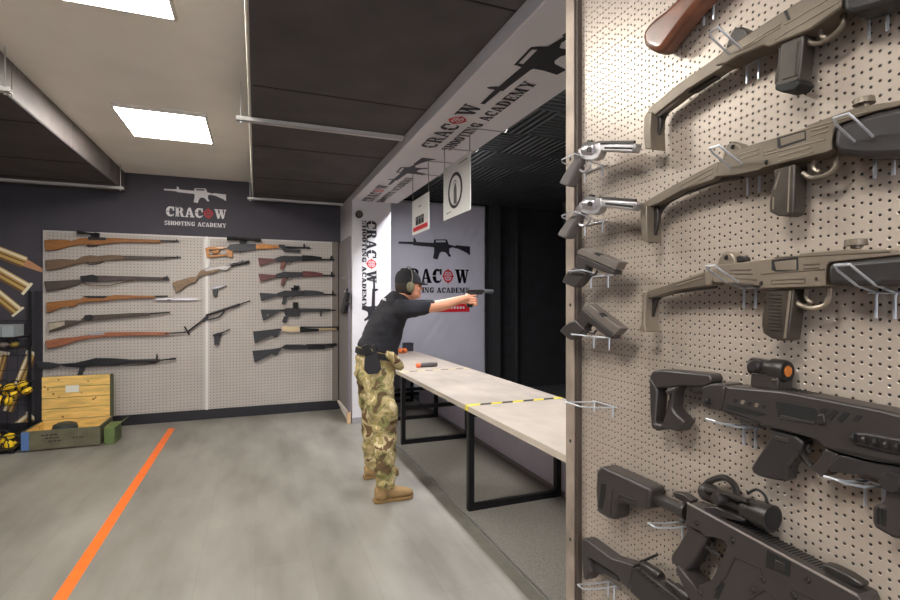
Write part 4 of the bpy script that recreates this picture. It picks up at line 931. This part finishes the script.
# ------------------------------------------------------------------ banner in the range
YB = 7.50
t = thing('banner', 'large pale grey banner with black rifle and lettering beyond the table', 'banner', (2.7, YB, .06))
bm = NB(); nx, nz = 70, 90; x0, x1, z0, z1 = 1.60, 3.53, .06, 3.04
V = [[bm.verts.new((x0+(x1-x0)*i/nx, YB+.008*noise.noise(Vector((i*.10+j*.05, j*.05, 2)))+.004*noise.noise(Vector((i*.3-j*.25, j*.04, 9))), z0+(z1-z0)*j/nz)) for i in range(nx+1)] for j in range(nz+1)]
for j in range(nz):
    for i in range(nx): bm.faces.new([V[j][i], V[j][i+1], V[j+1][i+1], V[j+1][i]])
bn = obj('cloth', bm, mat('banner_vinyl', (188, 184, 193), .45, var=.03, scale=4), t, smooth=60)
sm = bn.modifiers.new('thick', 'SOLIDIFY'); sm.thickness = .002
obj('hem_tube', tube(NB(), [(x0, YB+.012, z1), (x1, YB+.012, z1)], .012, 10), M_galv, t)
YP = YB-.011
def bp_(px, py): return P(px, py, 1, YP)
a, b = bp_(398.5, 243), bp_(470, 245.5)
rifle_print((a.x, YP, a.z), (1, 0, 0), (0, 0, 1), b.x-a.x, M_text, t, (0, 0, 0))
a, b, c = bp_(398.5, 283.0), bp_(469.5, 282), bp_(398.5, 268.5)
text('CRAC@W', (a.x, YP, a.z), (1, 0, 0), (0, 0, 1), c.z-a.z, b.x-a.x, M_text, t, (0, 0, 0))
a, b, c = bp_(398.5, 293), bp_(470, 293), bp_(398.5, 287.6)
text('SHOOTING ACADEMY', (a.x, YP, a.z), (1, 0, 0), (0, 0, 1), c.z-a.z, b.x-a.x, M_text, t, (0, 0, 0))
a, b = bp_(400, 312.8), bp_(469.5, 304.2)
obj('red_bar', B(a.x, b.x, YP-.001, YP+.001, a.z, b.z), mat('print_bright_red', (214, 26, 40), .5), t, smooth=0)
bm = NB()
for k in range(9):
    q = b.x-.09-k*.052
    for z_ in (0,): box(bm, q-.03, q, YP-.003, YP-.0015, a.z+.05, a.z+.085)
obj('printed_line', bm, M_textw, t, smooth=0)

# ------------------------------------------------------------------ wooden crate with upright lid
M_pine = mat('pine_planks', (228, 188, 108), .6, 0, var=.22, scale=7, stretch=(.7, 2, 6))
M_green = mat('army_green_paint', (98, 94, 74), .7, 0, var=.2, scale=14)
t = thing('wooden_crate', 'open green ammunition crate with its yellow pine lid standing up', 'crate', (-1.82, 6.35, 0))
x0, x1, y0, y1, h = -2.15, -1.495, 6.10, 6.60, .2
bm = NB(); box(bm, x0, x1, y0, y0+.02, .012, h); box(bm, x0, x0+.02, y0+.02, y1-.02, .012, h); box(bm, x1-.02, x1, y0+.02, y1-.02, .012, h)
bx_ = obj('body', bm, M_green, t, .002, smooth=0)
bm = NB(); box(bm, x0+.02, x1-.02, y1-.02, y1, .012, h-.001); box(bm, x0+.0205, x0+.024, y0+.0205, y1-.0205, .02, h-.004); box(bm, x1-.024, x1-.0205, y0+.0205, y1-.0205, .02, h-.004)
obj('inner_boards', bm, M_pine, t, smooth=0)
obj('bottom', B(x0+.02, x1-.02, y0+.02, y1-.02, .012, .03), M_pine, t, smooth=0)
for xx in (x0+.06, x1-.1): obj('skid', B(xx, xx+.05, y0+.03, y1-.03, 0, .012), M_green, t, smooth=0)
bm = NB()
for k in range(4): box(bm, x0+.002, x1-.03, y1+.002, y1+.018, .205+k*.117, .205+k*.117+.112)
ld = obj('lid', bm, M_pine, t, .0015, smooth=0)
obj('dark_gap_sheet', B(x0+.004, x1-.032, y1+.0185, y1+.0215, .205, .67), mat('dark_green_edge', (70, 72, 48), .6), ld, smooth=0)  # dark sheet added behind the planks, stands in for shade in the gaps
obj('lid_edge', B(x1-.03, x1, y1-.004, y1+.022, .2, .672), mat('dark_green_edge', (70, 72, 48), .6), ld, .001, smooth=0)
a, b = P(65.5, 393, 1, y1), P(79, 385.5, 1, y1)
obj('paper_label', B(a.x, b.x, y1-.0005, y1+.0018, a.z, b.z), mat('paper', (226, 224, 214), .7), ld, smooth=0)
bm = NB(); random.seed(3)
for k in range(12):
    xx = x0+.02+random.random()*.56; zz = .215+random.random()*.42; lathe(bm, (xx, y1+.001, zz), (xx, y1+.003, zz), [(0, .006+.006*random.random()), (1, .006)], 9)
obj('knots', bm, mat('wood_knot', (134, 86, 44), .7), ld)
obj('blue_patch', B(x0-.0015, x0+.062, y0-.0018, y0, .014, h-.004), mat('blue_paint', (84, 116, 168), .6, var=.1, scale=20), bx_, smooth=0)
bm = NB(); random.seed(5)
for row, zz in enumerate((.145, .115, .082)):
    xx = x0+.16+.03*row
    while xx < x0+.30: w_ = .012+.02*random.random(); box(bm, xx, xx+w_, y0-.0012, y0-.0002, zz, zz+.014); xx += w_+.008
for xx in (x0+.42, x0+.445, x0+.475, x0+.50): box(bm, xx, xx+.016, y0-.0012, y0-.0002, .10, .115)
obj('stencil_marks', bm, mat('stencil_dark', (46, 46, 38), .7), bx_, smooth=0)
t = obj('round_case', lathe(NB(), (-1.87, 6.36, .03), (-1.87, 6.36, .215), [(0, .10), (.7, .112), (.9, .10), (1, .06)], 24), mat('dark_rubber', (52, 58, 56), .5), origin=(-1.87, 6.36, .03))
tag(t, 'dark round object lying inside the open wooden crate', 'case')
# ammo can
t = thing('ammo_can', 'small green metal can with flaps beside the crate', 'ammo can', (-1.42, 6.25, 0))
M_can = mat('olive_can', (104, 122, 72), .5, .2, var=.12, scale=12)
cb = obj('body', B(-1.468, -1.372, 6.12, 6.40, 0, .165), M_can, t, .006)
bm = NB(); box(bm, -1.462, -1.378, 6.1165, 6.1195, .02, .10)
obj('embossed_panel', bm, M_can, cb, .001)
obj('lid', B(-1.471, -1.369, 6.117, 6.403, .165, .178), M_can, t, .004)
obj('flap', prism(NB(), [(-1.371, 6.13, .172), (-1.371, 6.38, .172), (-1.30, 6.40, .225), (-1.30, 6.15, .225)], (.0, 0, .004)), M_can, t)
obj('latch', B(-1.44, -1.40, 6.112, 6.1175, .12, .17), M_can, t, .001)

# ------------------------------------------------------------------ black wire rack at the left
t = thing('wire_rack', 'black wire shelving rack against the dark wall at the far left', 'rack', (-2.8, 6.8, 0))
obj('side_board', B(-2.335, -2.265, 6.965, 6.996, 0, 1.60), mat('black_board', (36, 32, 40), .6), t, .002, smooth=0)
for x in (-2.372, -3.05): obj('post', B(x-.012, x+.012, 6.94, 6.964, 0, 1.60), M_blackmetal, t, smooth=0)
bm = NB()
for z in (1.27, 1.05, .88, .72, .60, .47, .33): tube(bm, [(-3.05, 6.935, z), (-2.34, 6.935, z)], .0035, 6)
for i in range(8): x = -3.02+i*.09; tube(bm, [(x, 6.938, .06), (x, 6.938, 1.27)], .0022, 6)
obj('grid', bm, M_blackmetal, t)
def shelf(nm, z, y0):
    bm = NB()
    tube(bm, [(-3.05, y0, z), (-2.36, y0, z), (-2.36, 6.94, z)], .005, 6)
    for i in range(14): x = -3.03+i*.05; tube(bm, [(x, y0, z), (x, 6.94, z)], .002, 6)
    obj(nm, bm, M_blackmetal, t)
shelf('shelf', 1.10, 6.62); shelf('shelf', .985, 6.62); shelf('shelf', .435, 6.62)
obj('bottom_tray', B(-3.05, -2.20, 6.08, 6.90, .03, .05), M_blackmetal, t, .002, smooth=0)
for x in (-2.215, -3.03):
    for y in (6.10, 6.86): obj('foot', B(x-.012, x+.012, y-.012, y+.012, 0, .03), M_blackmetal, t, smooth=0)
# clear bin
def bin_(lab, xc, yc, z, w_, d_, h_, m):
    t = thing('storage_bin', lab, 'bin', (xc, yc, z), 'bins on the wire rack')
    bm = NB(); a, b, c, d = xc-w_/2, xc+w_/2, yc-d_/2, yc+d_/2
    box(bm, a, b, c, d, z, z+.004); box(bm, a, b, c, c+.004, z+.004, z+h_); box(bm, a, b, d-.004, d, z+.004, z+h_); box(bm, a, a+.004, c+.004, d-.004, z+.004, z+h_); box(bm, b-.004, b, c+.004, d-.004, z+.004, z+h_)
    obj('tub', bm, m, t, smooth=0); obj('rim', B(a-.004, b+.004, c-.006, c-.0005, z+h_-.012, z+h_), m, t, .001)
bin_('grey-white bin at the left picture edge on the rack', -2.62, 6.78, 1.107, .20, .26, .125, mat('milky_plastic', (176, 182, 184), .4))
bin_('grey-white bin nearest the rack post, pale lump inside', -2.46, 6.78, 1.107, .10, .26, .125, mat('milky_plastic2', (160, 168, 170), .4))
t = obj('rag', ellipsoid(NB(), (-2.455, 6.68, 1.185), (.04, .035, .03)), mat('pale_rag', (206, 202, 200), .8), origin=(-2.455, 6.68, 1.16))
t.location = (-2.455, 6.78, 1.175); tag(t, 'pale rounded lump sitting in the bin nearest the rack post', 'rag')
for k, (x, col, lb) in enumerate(((-2.60, (150, 66, 62), 'dull red pouch on the middle wire shelf'), (-2.52, (132, 120, 116), 'grey pouch on the middle wire shelf'), (-2.43, (140, 120, 50), 'mustard and dark pouch on the middle wire shelf, nearest the post'))):
    t = thing('pouch', lb, 'pouch', (x, 6.72, .99), 'pouches on the middle wire shelf')
    obj('bag', ellipsoid(NB(), (x, 6.72, 1.022), (.042, .05, .031)), mat('pouch_%d' % k, col, .7, var=.2, scale=20), t)
    obj('strap', tube(NB(), [(x-.03, 6.69, 1.03), (x-.01, 6.68, 1.056), (x+.02, 6.685, 1.05)], .005, 6), M_black, t)
# yellow and black ear defenders
M_ye = mat('ear_yellow', (250, 206, 40), .45)
def muff(lab, px, py, y, ang, grp):
    c = P(px, py, 1, y); t = thing('ear_defenders', lab, 'ear defenders', c, grp)
    rt = Matrix.Rotation(R(ang), 3, 'Y')
    for s in (-1, 1):
        o = rt @ Vector((s*.040, 0, 0))
        cup = obj('ear_cup', ellipsoid(NB(), c+o, (.036, .050, .050), rt), M_ye, t)
        obj('cushion', lathe(NB(), c+o*.55, c+o*.16, [(0, .036), (.5, .038), (1, .030)], 16), M_black, cup)
        obj('cup_strip', tube(NB(), [c+o+rt@Vector((s*.012, -.047, -.02)), c+o+rt@Vector((s*.018, -.050, .012)), c+o+rt@Vector((s*.010, -.038, .04))], .005, 6), M_black, cup)
    obj('headband', tube(NB(), [c+rt@Vector((.05*math.cos(R(a)), -.02, .03+.075*math.sin(R(a)))) for a in range(0, 181, 20)], .007, 8), M_black, t)
g1 = 'yellow and black ear defenders on the wire rack'
for k, (px, py, y, ang, lb) in enumerate(((2, 390, 6.70, 20, 'yellow ear defenders cut by the left picture edge, upper row'), (11, 391, 6.66, 75, 'yellow ear defenders second from the picture edge, upper row'), (18, 390, 6.72, -20, 'yellow ear defenders third from the picture edge, upper row'), (25, 388, 6.66, 60, 'yellow ear defenders at the right end of the upper row'), (4, 401, 6.62, 10, 'yellow ear defenders drooping below the upper row at the edge'))):
    muff(lb, px, py, y, ang, g1)
for k, (px, py, y, ang, lb) in enumerate(((0, 440, 6.32, 30, 'yellow ear defenders cut by the picture edge on the bottom tray'), (10, 441, 6.30, 80, 'yellow ear defenders nearest the crate on the bottom tray'), (4, 447, 6.18, -10, 'yellow ear defenders foremost on the bottom tray'))):
    muff(lb, px, py, y, ang, g1)
# ------------------------------------------------------------------ the shooter
M_skin = mat('skin', (214, 150, 118), .5, 0, var=.06, scale=12)
M_shirt = mat('black_tshirt', (30, 29, 35), .85, var=.12, scale=10, bump=.15, bscale=300)
M_boot = mat('tan_suede_boot', (152, 122, 80), .8, var=.12, scale=20)
M_camo = mat('camouflage_cloth', (150, 134, 92), .85); nt = M_camo.node_tree; N_, L_, b_ = nodes(M_camo)
tc = N_.new('ShaderNodeTexCoord'); n1 = N_.new('ShaderNodeTexNoise'); n1.inputs['Scale'].default_value = 9; n1.inputs['Detail'].default_value = 3.5; n1.inputs['Distortion'].default_value = .8
L_.new(tc.outputs['Object'], n1.inputs[0]); rp = N_.new('ShaderNodeValToRGB'); L_.new(n1.outputs[0], rp.inputs[0]); cr = rp.color_ramp; cr.interpolation = 'CONSTANT'
cr.elements[0].position = 0; cr.elements[0].color = (*lin((96, 74, 48)), 1); cr.elements[1].position = .40; cr.elements[1].color = (*lin((126, 122, 74)), 1)
for p_, c_ in ((.46, (176, 156, 112)), (.52, (158, 142, 84)), (.57, (204, 186, 146)), (.63, (118, 92, 60))):
    e = cr.elements.new(p_); e.color = (*lin(c_), 1)
L_.new(rp.outputs[0], b_.inputs['Base Color'])

def loft(bm, rings, seg=20):
    """rings of (centre, half-axis a, half-axis b)"""
    RR = [[bm.verts.new(Vector(c)+Vector(a)*math.cos(2*math.pi*k/seg)+Vector(b)*math.sin(2*math.pi*k/seg)) for k in range(seg)] for c, a, b in rings]
    for A, D in zip(RR, RR[1:]):
        for k in range(seg): bm.faces.new([A[k], A[(k+1)%seg], D[(k+1)%seg], D[k]])
    bm.faces.new(RR[0][::-1]); bm.faces.new(RR[-1])
    return bm
def limb(bm, pts, rad, seg=14):
    pts = [Vector(p) for p in pts]; P2, R2 = [], []
    Q = spl(pts, 5); n = len(Q)
    for i in range(n):
        t_ = i/(n-1)*(len(rad)-1); k = min(int(t_), len(rad)-2); f = t_-k; R2.append(rad[k]*(1-f)+rad[k+1]*f)
    tube(bm, Q, R2, seg)
    ellipsoid(bm, Q[0], (R2[0],)*3); ellipsoid(bm, Q[-1], (R2[-1],)*3)
def organic(name, bm, vox, m, parent, it=4, fold=0, fscale=14, aniso=(1, 1, 1)):
    bmesh.ops.recalc_face_normals(bm, faces=bm.faces)
    me = bpy.data.meshes.new('tmp'); bm.to_mesh(me); bm.free()
    o = bpy.data.objects.new('tmp', me); C.objects.link(o)
    r = o.modifiers.new('r', 'REMESH'); r.mode = 'VOXEL'; r.voxel_size = vox; r.use_smooth_shade = True
    s = o.modifiers.new('s', 'SMOOTH'); s.iterations = it; s.factor = .5
    dg = bpy.context.evaluated_depsgraph_get(); me2 = bpy.data.meshes.new_from_object(o.evaluated_get(dg))
    bpy.data.objects.remove(o); me2.name = name; me2.materials.clear()
    off = root_off(parent)
    nrm = [v.normal.copy() for v in me2.vertices]
    for v, n in zip(me2.vertices, nrm):
        if fold:
            q = Vector((v.co.x*aniso[0], v.co.y*aniso[1], v.co.z*aniso[2]))*fscale
            v.co += n*(fold*(noise.noise(q)+.5*noise.noise(q*2.3)))
        v.co -= off
    for p in me2.polygons: p.use_smooth = True
    return link(name, me2, m, parent)

YS = 3.88
per = thing('person', 'person in black t-shirt and camouflage trousers aiming a pistol over the table', 'person', (.92, YS, 0))
# body: one continuous surface
bm = NB()
hc = Vector((1.145, YS, 1.625))
ellipsoid(bm, hc, (.098, .076, .112), u=24, v=16)
ellipsoid(bm, hc+Vector((.030, 0, -.062)), (.068, .058, .062), u=20, v=12)
ellipsoid(bm, hc+Vector((.082, 0, -.095)), (.022, .026, .018))
ellipsoid(bm, hc+Vector((.103, 0, -.022)), (.014, .011, .026)); ellipsoid(bm, hc+Vector((.112, 0, -.036)), (.013, .014, .010))
ellipsoid(bm, hc+Vector((.094, 0, -.066)), (.012, .024, .007)); ellipsoid(bm, hc+Vector((.092, 0, -.079)), (.012, .020, .007))
ellipsoid(bm, hc+Vector((.086, 0, .012)), (.014, .045, .010))
for s in (-1, 1): ellipsoid(bm, hc+Vector((-.002, s*.078, -.022)), (.020, .010, .032)); ellipsoid(bm, hc+Vector((.070, s*.040, -.040)), (.022, .018, .020))
limb(bm, [(1.05, YS, 1.44), (1.085, YS, 1.50), (1.12, YS, 1.57)], [.075, .060, .056])
loft(bm, [((.89, YS, 1.0), (.11, 0, 0), (0, .15, 0)), ((.91, YS, 1.15), (.105, 0, .02), (0, .14, 0)), ((.97, YS, 1.30), (.115, 0, .03), (0, .165, 0)), ((1.04, YS, 1.42), (.10, 0, -.03), (0, .17, 0)), ((1.07, YS, 1.48), (.05, 0, -.03), (0, .09, 0))])
loft(bm, [((.88, YS, 1.05), (.11, 0, 0), (0, .15, 0)), ((.87, YS, .95), (.115, 0, 0), (0, .165, 0)), ((.87, YS, .86), (.09, 0, 0), (0, .15, 0))])
RS, LS = Vector((1.075, 3.72, 1.435)), Vector((1.075, 4.04, 1.435))
RE, LE = Vector((1.365, 3.775, 1.452)), Vector((1.365, 4.03, 1.44))
RW, LW = Vector((1.615, 3.845, 1.512)), Vector((1.615, 3.945, 1.492))
limb(bm, [RS, RE, RW], [.062, .052, .046, .046, .038, .029]); limb(bm, [LS, LE, LW], [.062, .052, .046, .046, .038, .029])
for pts in ([(.875, 3.78, .93), (.885, 3.73, .72), (.905, 3.69, .53), (.895, 3.665, .32), (.897, 3.65, .09)], [(.875, 3.98, .93), (.885, 4.05, .72), (.905, 4.09, .53), (.905, 4.13, .32), (.925, 4.165, .09)]):
    limb(bm, pts, [.09, .085, .065, .055, .048, .036, .030])
    limb(bm, [(pts[-1][0]-.02, pts[-1][1], .065), (pts[-1][0]+.06, pts[-1][1], .05), (pts[-1][0]+.14, pts[-1][1], .04)], [.030, .028, .020])
# hands round the pistol grip (grip axis x=1.695, y=3.88)
gx, gy, gz = 1.693, 3.885, 1.512
ellipsoid(bm, (1.655, 3.862, 1.512), (.036, .017, .040)); ellipsoid(bm, (1.672, 3.862, 1.528), (.020, .014, .020))
limb(bm, [RW, (1.650, 3.858, 1.514)], [.029, .026])
for i, (dz, L_f) in enumerate(((.002, 1.0), (-.019, 1.02), (-.038, .92))):
    z = gz+dz
    limb(bm, [(1.668, 3.852, z), (1.700, 3.853, z), (1.722*1.0, 3.866, z), (1.724, 3.888, z), (1.712, 3.902*1.0, z)][:5], [.0095, .0092, .0085, .008, .0075], 8)
limb(bm, [(1.670, 3.858, 1.532), (1.705, 3.862, 1.536), (1.735, 3.866, 1.538)], [.0095, .0085, .0075], 8)          # index along the guard
limb(bm, [(1.652, 3.872, 1.545), (1.680, 3.900, 1.553), (1.715, 3.904, 1.556)], [.0115, .010, .0085], 8)          # thumb
ellipsoid(bm, (1.668, 3.920, 1.500), (.038, .016, .040)); limb(bm, [LW, (1.655, 3.925, 1.500)], [.029, .025])
for i, dz in enumerate((.004, -.015, -.034, -.051)):
    z = gz+dz-.004
    limb(bm, [(1.690, 3.925, z), (1.724, 3.918, z), (1.743, 3.893, z), (1.741, 3.862, z), (1.718, 3.843, z)], [.0100, .0098, .009, .0085, .0075], 8)
limb(bm, [(1.668, 3.922, 1.530), (1.700, 3.916, 1.543), (1.738, 3.910, 1.548)], [.0115, .010, .0085], 8)
body = organic('body', bm, .0048, M_skin, per, it=3)
# face details
bm = NB()
for s in (-1, 1): ellipsoid(bm, hc+Vector((.083, s*.032, -.012)), (.012, .014, .010))
obj('eyes', bm, mat('eye_dark', (40, 32, 30), .3), per)
bm = NB()
for s in (-1, 1): tube(bm, [hc+Vector((.094, s*.014, .004)), hc+Vector((.090, s*.034, .009)), hc+Vector((.074, s*.052, .004))], .0035, 6)
obj('eyebrows', bm, mat('dark_hair', (52, 40, 34), .8), per)
obj('lips', tube(NB(), [hc+Vector((.094, -.020, -.071)), hc+Vector((.1055, 0, -.072)), hc+Vector((.094, .020, -.071))], .0042, 8), mat('lips', (170, 96, 84), .5), per)
bm = NB(); ellipsoid(bm, hc+Vector((-.018, 0, -.012)), (.092, .080, .098), u=24, v=16)
for v in bm.verts:
    if v.co.x > hc.x+.015 and v.co.z < hc.z+.06: v.co.x = hc.x+.015
organic('hair', bm, .006, mat('dark_hair', (52, 40, 34), .8), per, it=1, fold=.003, fscale=60)
# cap
cc = hc+Vector((-.002, 0, .028)); bm = NB(); n = 28; rings = []
for ph in (-12, 0, 15, 30, 45, 60, 75, 86):
    rr = math.cos(R(ph)) if ph > 0 else 1.0
    rings.append((cc+Vector((-.010*max(0, math.sin(R(ph))), 0, .100*math.sin(R(ph)))), (.108*rr, 0, -.004), (0, .088*rr, 0)))
loft(bm, rings, n); cap = obj('cap', bm, mat('black_cap', (34, 32, 36), .85), per, smooth=60)
bm = NB(); top = []
for i in range(13):
    a = R(-62+124*i/12); e = cc+Vector((.104*math.cos(a), .086*math.sin(a), -.008)); f = cc+Vector((.10+.062*math.cos(a)**.6 if math.cos(a) > 0 else .1, .080*math.sin(a), -.030))
    top.append((e, f))
for (e0, f0), (e1, f1) in zip(top, top[1:]): prism(bm, [e0, f0, f1, e1], (0, 0, .004))
bmesh.ops.remove_doubles(bm, verts=bm.verts, dist=.0005)
obj('cap_brim', bm, mat('black_cap', (34, 32, 36), .85), cap, smooth=50)
ring_b = obj('cap_button', ellipsoid(NB(), cc+Vector((-.010, 0, .100)), (.008, .008, .005)), mat('black_cap', (34, 32, 36), .85), cap)
# ear defenders worn over the cap
M_olive = mat('olive_plastic', (112, 106, 78), .5)
em = obj('ear_defenders', tube(NB(), spl([hc+Vector((-.012, -.094, -.02)), hc+Vector((.004, -.100, .045)), hc+Vector((.002, -.072, .118)), hc+Vector((-.006, 0, .142)), hc+Vector((.002, .072, .118)), hc+Vector((.004, .100, .045)), hc+Vector((-.012, .094, -.02))], 5), .0045, 8), mat('grey_headband', (120, 116, 108), .5), per)
for s in (-1, 1):
    bm = NB(); c0 = hc+Vector((-.012, s*.084, -.024)); ellipsoid(bm, c0+Vector((0, s*.020, 0)), (.033, .020, .043)); obj('ear_cup', bm, M_olive, em)
    obj('cushion', loft(NB(), [(c0+Vector((0, -s*.004, 0)), (.034, 0, 0), (0, 0, .044)), (c0+Vector((0, s*.012, 0)), (.034, 0, 0), (0, 0, .044))]), M_black, em)
# t-shirt
bm = NB()
loft(bm, [((.893, YS, 1.10), (.156, 0, -.046), (0, .186, 0)), ((.905, YS, 1.16), (.156, 0, -.025), (0, .182, 0)), ((.935, YS, 1.24), (.160, 0, .01), (0, .182, 0)), ((.975, YS, 1.33), (.160, 0, .02), (0, .196, 0)), ((1.015, YS, 1.41), (.148, 0, .0), (0, .20, 0)), ((1.045, YS, 1.475), (.112, 0, -.03), (0, .165, 0)), ((1.068, YS, 1.520), (.082, 0, -.04), (0, .095, 0)), ((1.085, YS, 1.540), (.066, 0, -.035), (0, .070, 0))], 28)
limb(bm, [RS+Vector((-.03, 0, -.01)), RS.lerp(RE, .45)+Vector((0, 0, -.004)), RE+Vector((-.075, -.004, -.002))], [.082, .074, .064, .058, .053])
limb(bm, [LS+Vector((-.03, 0, -.01)), LS.lerp(LE, .45)+Vector((0, 0, -.004)), LE+Vector((-.075, .004, -.002))], [.082, .074, .064, .058, .053])
organic('t_shirt', bm, .009, M_shirt, per, it=5, fold=.010, fscale=9, aniso=(1, .6, 1.3))
c = P(384.5, 300.5, 1, 3.74)
obj('shoulder_logo', prism(NB(), [c+Vector((-.012, 0, 0)), c+Vector((.014, 0, -.008)), c+Vector((.010, 0, .012)), c+Vector((-.004, 0, .016))], (0, .03, 0)), M_textw, per, smooth=0)
# trousers
bm = NB()
loft(bm, [((.885, YS, 1.115), (.143, 0, -.04), (0, .174, 0)), ((.875, YS, 1.0), (.152, 0, 0), (0, .186, 0)), ((.872, YS, .92), (.158, 0, 0), (0, .19, 0)), ((.875, YS, .84), (.125, 0, 0), (0, .165, 0))], 28)
limb(bm, [(.875, 3.78, .93), (.885, 3.73, .72), (.905, 3.69, .53), (.895, 3.665, .32), (.897, 3.65, .15)], [.118, .112, .104, .094, .088, .082, .076])
limb(bm, [(.875, 3.98, .93), (.885, 4.05, .72), (.905, 4.09, .53), (.905, 4.13, .32), (.925, 4.16, .14)], [.118, .112, .104, .094, .088, .082, .076])
ellipsoid(bm, (.93, 3.625, .68), (.062, .03, .09))
tr = organic('trousers', bm, .009, M_camo, per, it=4, fold=.017, fscale=9, aniso=(.8, .8, 1.5))
bm = NB(); limb(bm, [(.93, 3.69, 1.09), (.985, 3.705, 1.05), (1.035, 3.74, .985)], [.026, .038, .034]); organic('waist_pouch', bm, .008, M_camo, per, it=3, fold=.01, fscale=20)
# belt and holster
obj('belt', loft(NB(), [((.880, YS, 1.050), (.163, 0, -.042), (0, .194, 0)), ((.884, YS, 1.094), (.160, 0, -.042), (0, .190, 0))], 36), M_black, per)
bm = NB(); y = 3.645
prism(bm, [(.752, y, 1.115), (.842, y, 1.10), (.872, y, .985), (.838, y, .955), (.770, y, .952), (.742, y, .985)], (0, .04, 0))
ho = obj('holster', bm, mat('holster_black', (40, 38, 42), .45), per, .008, 3)
bm = NB(); prism(bm, [(.722, y-.002, 1.160), (.765, y-.002, 1.175), (.812, y-.002, 1.105), (.752, y-.002, 1.085)], (0, .034, 0)); obj('holstered_grip', bm, M_black, ho, .005)
bm = NB(); prism(bm, [(.795, y+.001, 1.165), (.818, y+.001, 1.168), (.858, y+.001, 1.05), (.836, y+.001, 1.04)], (0, .03, 0)); obj('slide_back', bm, M_poly2, ho, .003)
# boots
def boot(x, y):
    bm = NB(); prof = [(-.075, .050, .040, .046), (-.04, .055, .042, .055), (.02, .055, .044, .055), (.09, .047, .047, .046), (.15, .040, .048, .037), (.19, .034, .040, .028), (.215, .028, .022, .018)]
    loft(bm, [((x+a, y, b+.012), (0, c_, 0), (0, 0, d)) for a, b, c_, d in prof])
    limb(bm, [(x-.02, y, .06), (x-.012, y, .12), (x-.008, y, .185)], [.056, .055, .060])
    o = organic('boot', bm, .006, M_boot, per, it=3, fold=.002, fscale=40)
    so = [(x-.085, -.030), (x-.075, -.042), (x-.02, -.040), (x+.04, -.038), (x+.11, -.048), (x+.17, -.048), (x+.205, -.034), (x+.222, 0)]
    pts = [(a, y+b, .001) for a, b in so]+[(a, y-b, .001) for a, b in so[-2::-1]]
    obj('sole', prism(NB(), pts, (0, 0, .024)), mat('tan_sole', (136, 108, 68), .8), o, .004, 2)
    bm = NB()
    for k in range(5): q = x+.035+k*.020; zz = .113-k*.011; tube(bm, [(q-.006, y-.022, zz-.004), (q, y, zz+.004), (q+.006, y+.022, zz-.004)], .0032, 6)
    obj('laces', bm, mat('boot_lace', (112, 92, 60), .8), o)
boot(.895, 3.65); boot(.925, 4.17)
# the pistol in the hands
t = thing('pistol', 'black pistol with grey muzzle device held out at arm length', 'pistol', (gx, gy, gz))
obj('grip', prism(NB(), [(1.668, gy-.013, 1.548), (1.722, gy-.013, 1.548), (1.708, gy-.013, 1.438), (1.660, gy-.013, 1.438)], (0, .026, 0)), M_poly, t, .004)
obj('frame', B(1.662, 1.80, gy-.012, gy+.012, 1.546, 1.560), M_poly, t, .002)
obj('slide', B(1.655, 1.815, gy-.013, gy+.013, 1.560, 1.588), M_gun, t, .003)
obj('muzzle_device', lathe(NB(), (1.815, gy, 1.574), (1.905, gy, 1.574), [(0, .012), (.05, .0165), (.9, .0165), (1, .014)]), mat('muzzle_grey', (110, 112, 112), .4, .6), t)
obj('trigger_guard', tube(NB(), spl([(1.722, gy, 1.546), (1.728, gy, 1.522), (1.752, gy, 1.520), (1.764, gy, 1.546)]), .0028, 6), M_poly, t)
obj('rear_sight', B(1.662, 1.668, gy-.009, gy+.009, 1.588, 1.594), M_deep, t, smooth=0)
